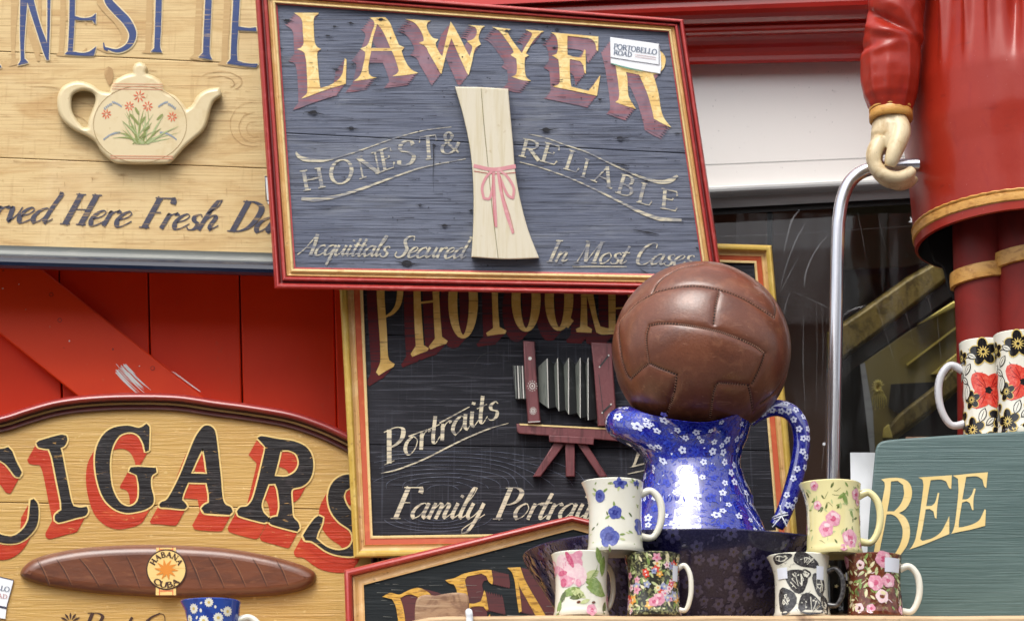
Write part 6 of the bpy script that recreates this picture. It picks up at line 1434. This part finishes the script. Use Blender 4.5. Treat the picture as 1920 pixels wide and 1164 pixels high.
# legs
zf = fg.location.z
for lx, rpx, Yl_, yb in [(1848,54,.10,490),(1942,72,.085,455)]:
    b = MB(); ls = mpp(lx, 600, Yl_); x = P(lx, 600, Yl_).x; z1 = P(lx, 400, Yl_).z
    pr = [(zf, 1.02), (lerp(zf, z1, .2), .98), (lerp(zf, z1, .5), .97), (lerp(zf, z1, .8), 1.03), (z1+.06, 1.05)]
    tube(b, [Vector((x+.002*k, Yl_+.04, z)) for k, (z, _) in enumerate(pr)], [rpx*ls*q for _, q in pr], M['stocking'], seg=40, n=5); lg = b.build('leg', fg, smooth=60)
    b = MB(); zt = P(lx, yb, Yl_+.04-rpx*ls).z; R_l = rpx*ls*1.03; vs = []; fs = []
    pr = [(0,.0),(-.001,.004),(-.012,.0048),(-.0205,.004),(-.0215,.0)]
    for dz, l in pr:
        for k in range(48): th = 2*pi*k/48; vs.append(Vector((x+.005+(R_l+l)*sin(th), Yl_+.04-(R_l+l)*cos(th), zt+dz+.010*sin(th)*.6)))
    for i in range(len(pr)-1):
        for k in range(48): j = (k+1) % 48; fs.append(((i+1)*48+k, (i+1)*48+j, i*48+j, i*48+k))
    b.add(vs, fs, M['trim']); b.build('gold_band', lg, smooth=50)
# dark coat tail hanging behind the legs
b = MB(); pl = Plane(1780, 480, .2)
slab(b, pl, [csm([(1738,440),(1800,420),(1830,430),(1800,500),(1794,560),(1790,566),(1778,545),(1766,500),(1750,490)], True, 60, 4)], -.02, 0, M['lining'], bev=4); b.build('coat_tail', fg, smooth=50)

# sleeve
sy = [(-260,1712,62),(-170,1702,60),(-90,1692,58),(-40,1686,56),(0,1682,54),(40,1678,53),(62,1676,55),(76,1675,57),(90,1672,54),(108,1670,56),(130,1669,56),(155,1669,54),(178,1669,50),(196,1670,44),(208,1671,40),(216,1671,37)]
Ys = .085
def sl_pt(th, y, lift=0):
    for a, c in zip(sy[:-1], sy[1:]):
        if a[0] <= y <= c[0]: q = (y-a[0])/(c[0]-a[0]); q = q*q*(3-2*q)*.5+q*.5; cx, r = lerp(a[1], c[1], q), lerp(a[2], c[2], q); break
    else: cx, r = sy[-1][1:]
    s = mpp(cx, y, Ys); r = r*s
    # carved creases of the sleeve: one deep diagonal fold and shallower puckers towards the cuff
    def fold(y0, sl, w, d, tc, tw): 
        yy = y-(y0+sl*(th-tc)); return d*math.exp(-(yy/w)**2)*math.exp(-((th-tc)/tw)**2)
    f = -fold(50, 26, 8, .010, -.5, .9)+fold(70, 22, 10, .006, -.6, .7)+fold(24, 30, 16, .006, -.3, .7)
    f += -fold(-20, 40, 9, .008, .2, .9)+fold(104, -10, 10, .003, -.5, .9)-fold(96, 6, 6, .003, -1.2, .6)
    for a0, d in [(-.75,.0026),(-.2,.0022),(.55,.002)]: f += d*math.exp(-((th-a0)/.13)**2)*max(0, min(1, (y-95)/40))*max(0, min(1, (205-y)/20))
    f += .0012*mnoise.noise(Vector((th*3, y*.03, 3)))
    r += f+lift
    return Vector((P(cx, y, Ys).x+r*sin(th), Ys-r*cos(th), P(cx, y, Ys).z))
def rot_surface(b, ys, fn, m, NS=120, cap0=False, cap1=False):
    vs = [fn(-pi+2*pi*k/NS, y) for y in ys for k in range(NS)]; fs = []
    for i in range(len(ys)-1):
        for k in range(NS): j = (k+1) % NS; fs.append(((i+1)*NS+k, (i+1)*NS+j, i*NS+j, i*NS+k))
    if cap0: fs.append(tuple(range(NS-1, -1, -1)))
    if cap1: fs.append(tuple((len(ys)-1)*NS+k for k in range(NS)))
    b.add(vs, fs, m)
b = MB(); rot_surface(b, [lerp(-260, 212, i/150) for i in range(151)], sl_pt, M['coat'], cap0=True); sl_o = b.build('sleeve', fg, smooth=60)
b = MB(); cs = mpp(1671, 215, Ys)
def cuff(th, q):
    i = int(q); prc = [(203,37),(203,40),(205.5,41.5),(209,41),(210,39.5),(212,40.5),(219,41),(226,40.5),(228,38.5),(228,33),(222,30)]
    y, r = prc[i]; return Vector((P(1670.5, y, Ys).x+r*cs*sin(th), Ys-r*cs*cos(th), P(1670.5, y, Ys).z+.0035*cos(th)))
rot_surface(b, list(range(11)), cuff, M['trim'], cap1=True); b.build('cuff', sl_o, smooth=45)
# hand: fused carved fingers, thumb in front
def HP(x, y, dy): return P(x, y, Ys+dy)
hb = MB(); hs = cs
def chain(pts, m): tube(hb, [HP(x, y, d) for x, y, d, r in pts], [r*hs for *_, r in pts], M['flesh'], seg=18, n=5)
chain([(1670,214,0,27),(1669,236,0,33),(1667,256,0,35),(1661,280,.002,29)], 0)             # wrist and palm
chain([(1664,232,.004,29),(1660,262,.012,28),(1656,285,.014,24)], 0)
for k, (dy, dx, d2, r) in enumerate([(-.016,0,0,12),(.000,-2,7,12),(.016,0,12,11.5),(.030,5,15,10)]):    # four fingers wrapped round the tube
    chain([(1652+dx,262,dy*.8,r+2.5),(1640+dx,286,dy,r+2),(1641+dx,308,dy,r+1),(1656+dx,327+d2*.6,dy-.002,r+1),(1680+dx,333+d2,dy,r),(1700+dx,328+d2,dy+.003,r-.5),(1711+dx,319+d2,dy+.006,r-2.5)], 0)
chain([(1680,226,-.008,22),(1688,246,-.015,20),(1684,266,-.020,17.5),(1677,286,-.0225,15.5),(1671,303,-.022,13),(1669,312,-.020,9)], 0)
chain([(1672,240,-.010,22),(1672,262,-.014,18),(1668,280,-.012,14)], 0)   # thumb
tmp = hb.build('hand', fg, smooth=80)
md = tmp.modifiers.new('r', 'REMESH'); md.mode = 'VOXEL'; md.voxel_size = .0011; md.use_smooth_shade = True
m2 = tmp.modifiers.new('s', 'SMOOTH'); m2.factor = .5; m2.iterations = 2
dg = bpy.context.evaluated_depsgraph_get(); me = bpy.data.meshes.new_from_object(tmp.evaluated_get(dg)); tmp.modifiers.clear(); tmp.data = me
if not me.materials: me.materials.append(M['flesh'])
me.polygons.foreach_set('use_smooth', [True]*len(me.polygons)); me.update()
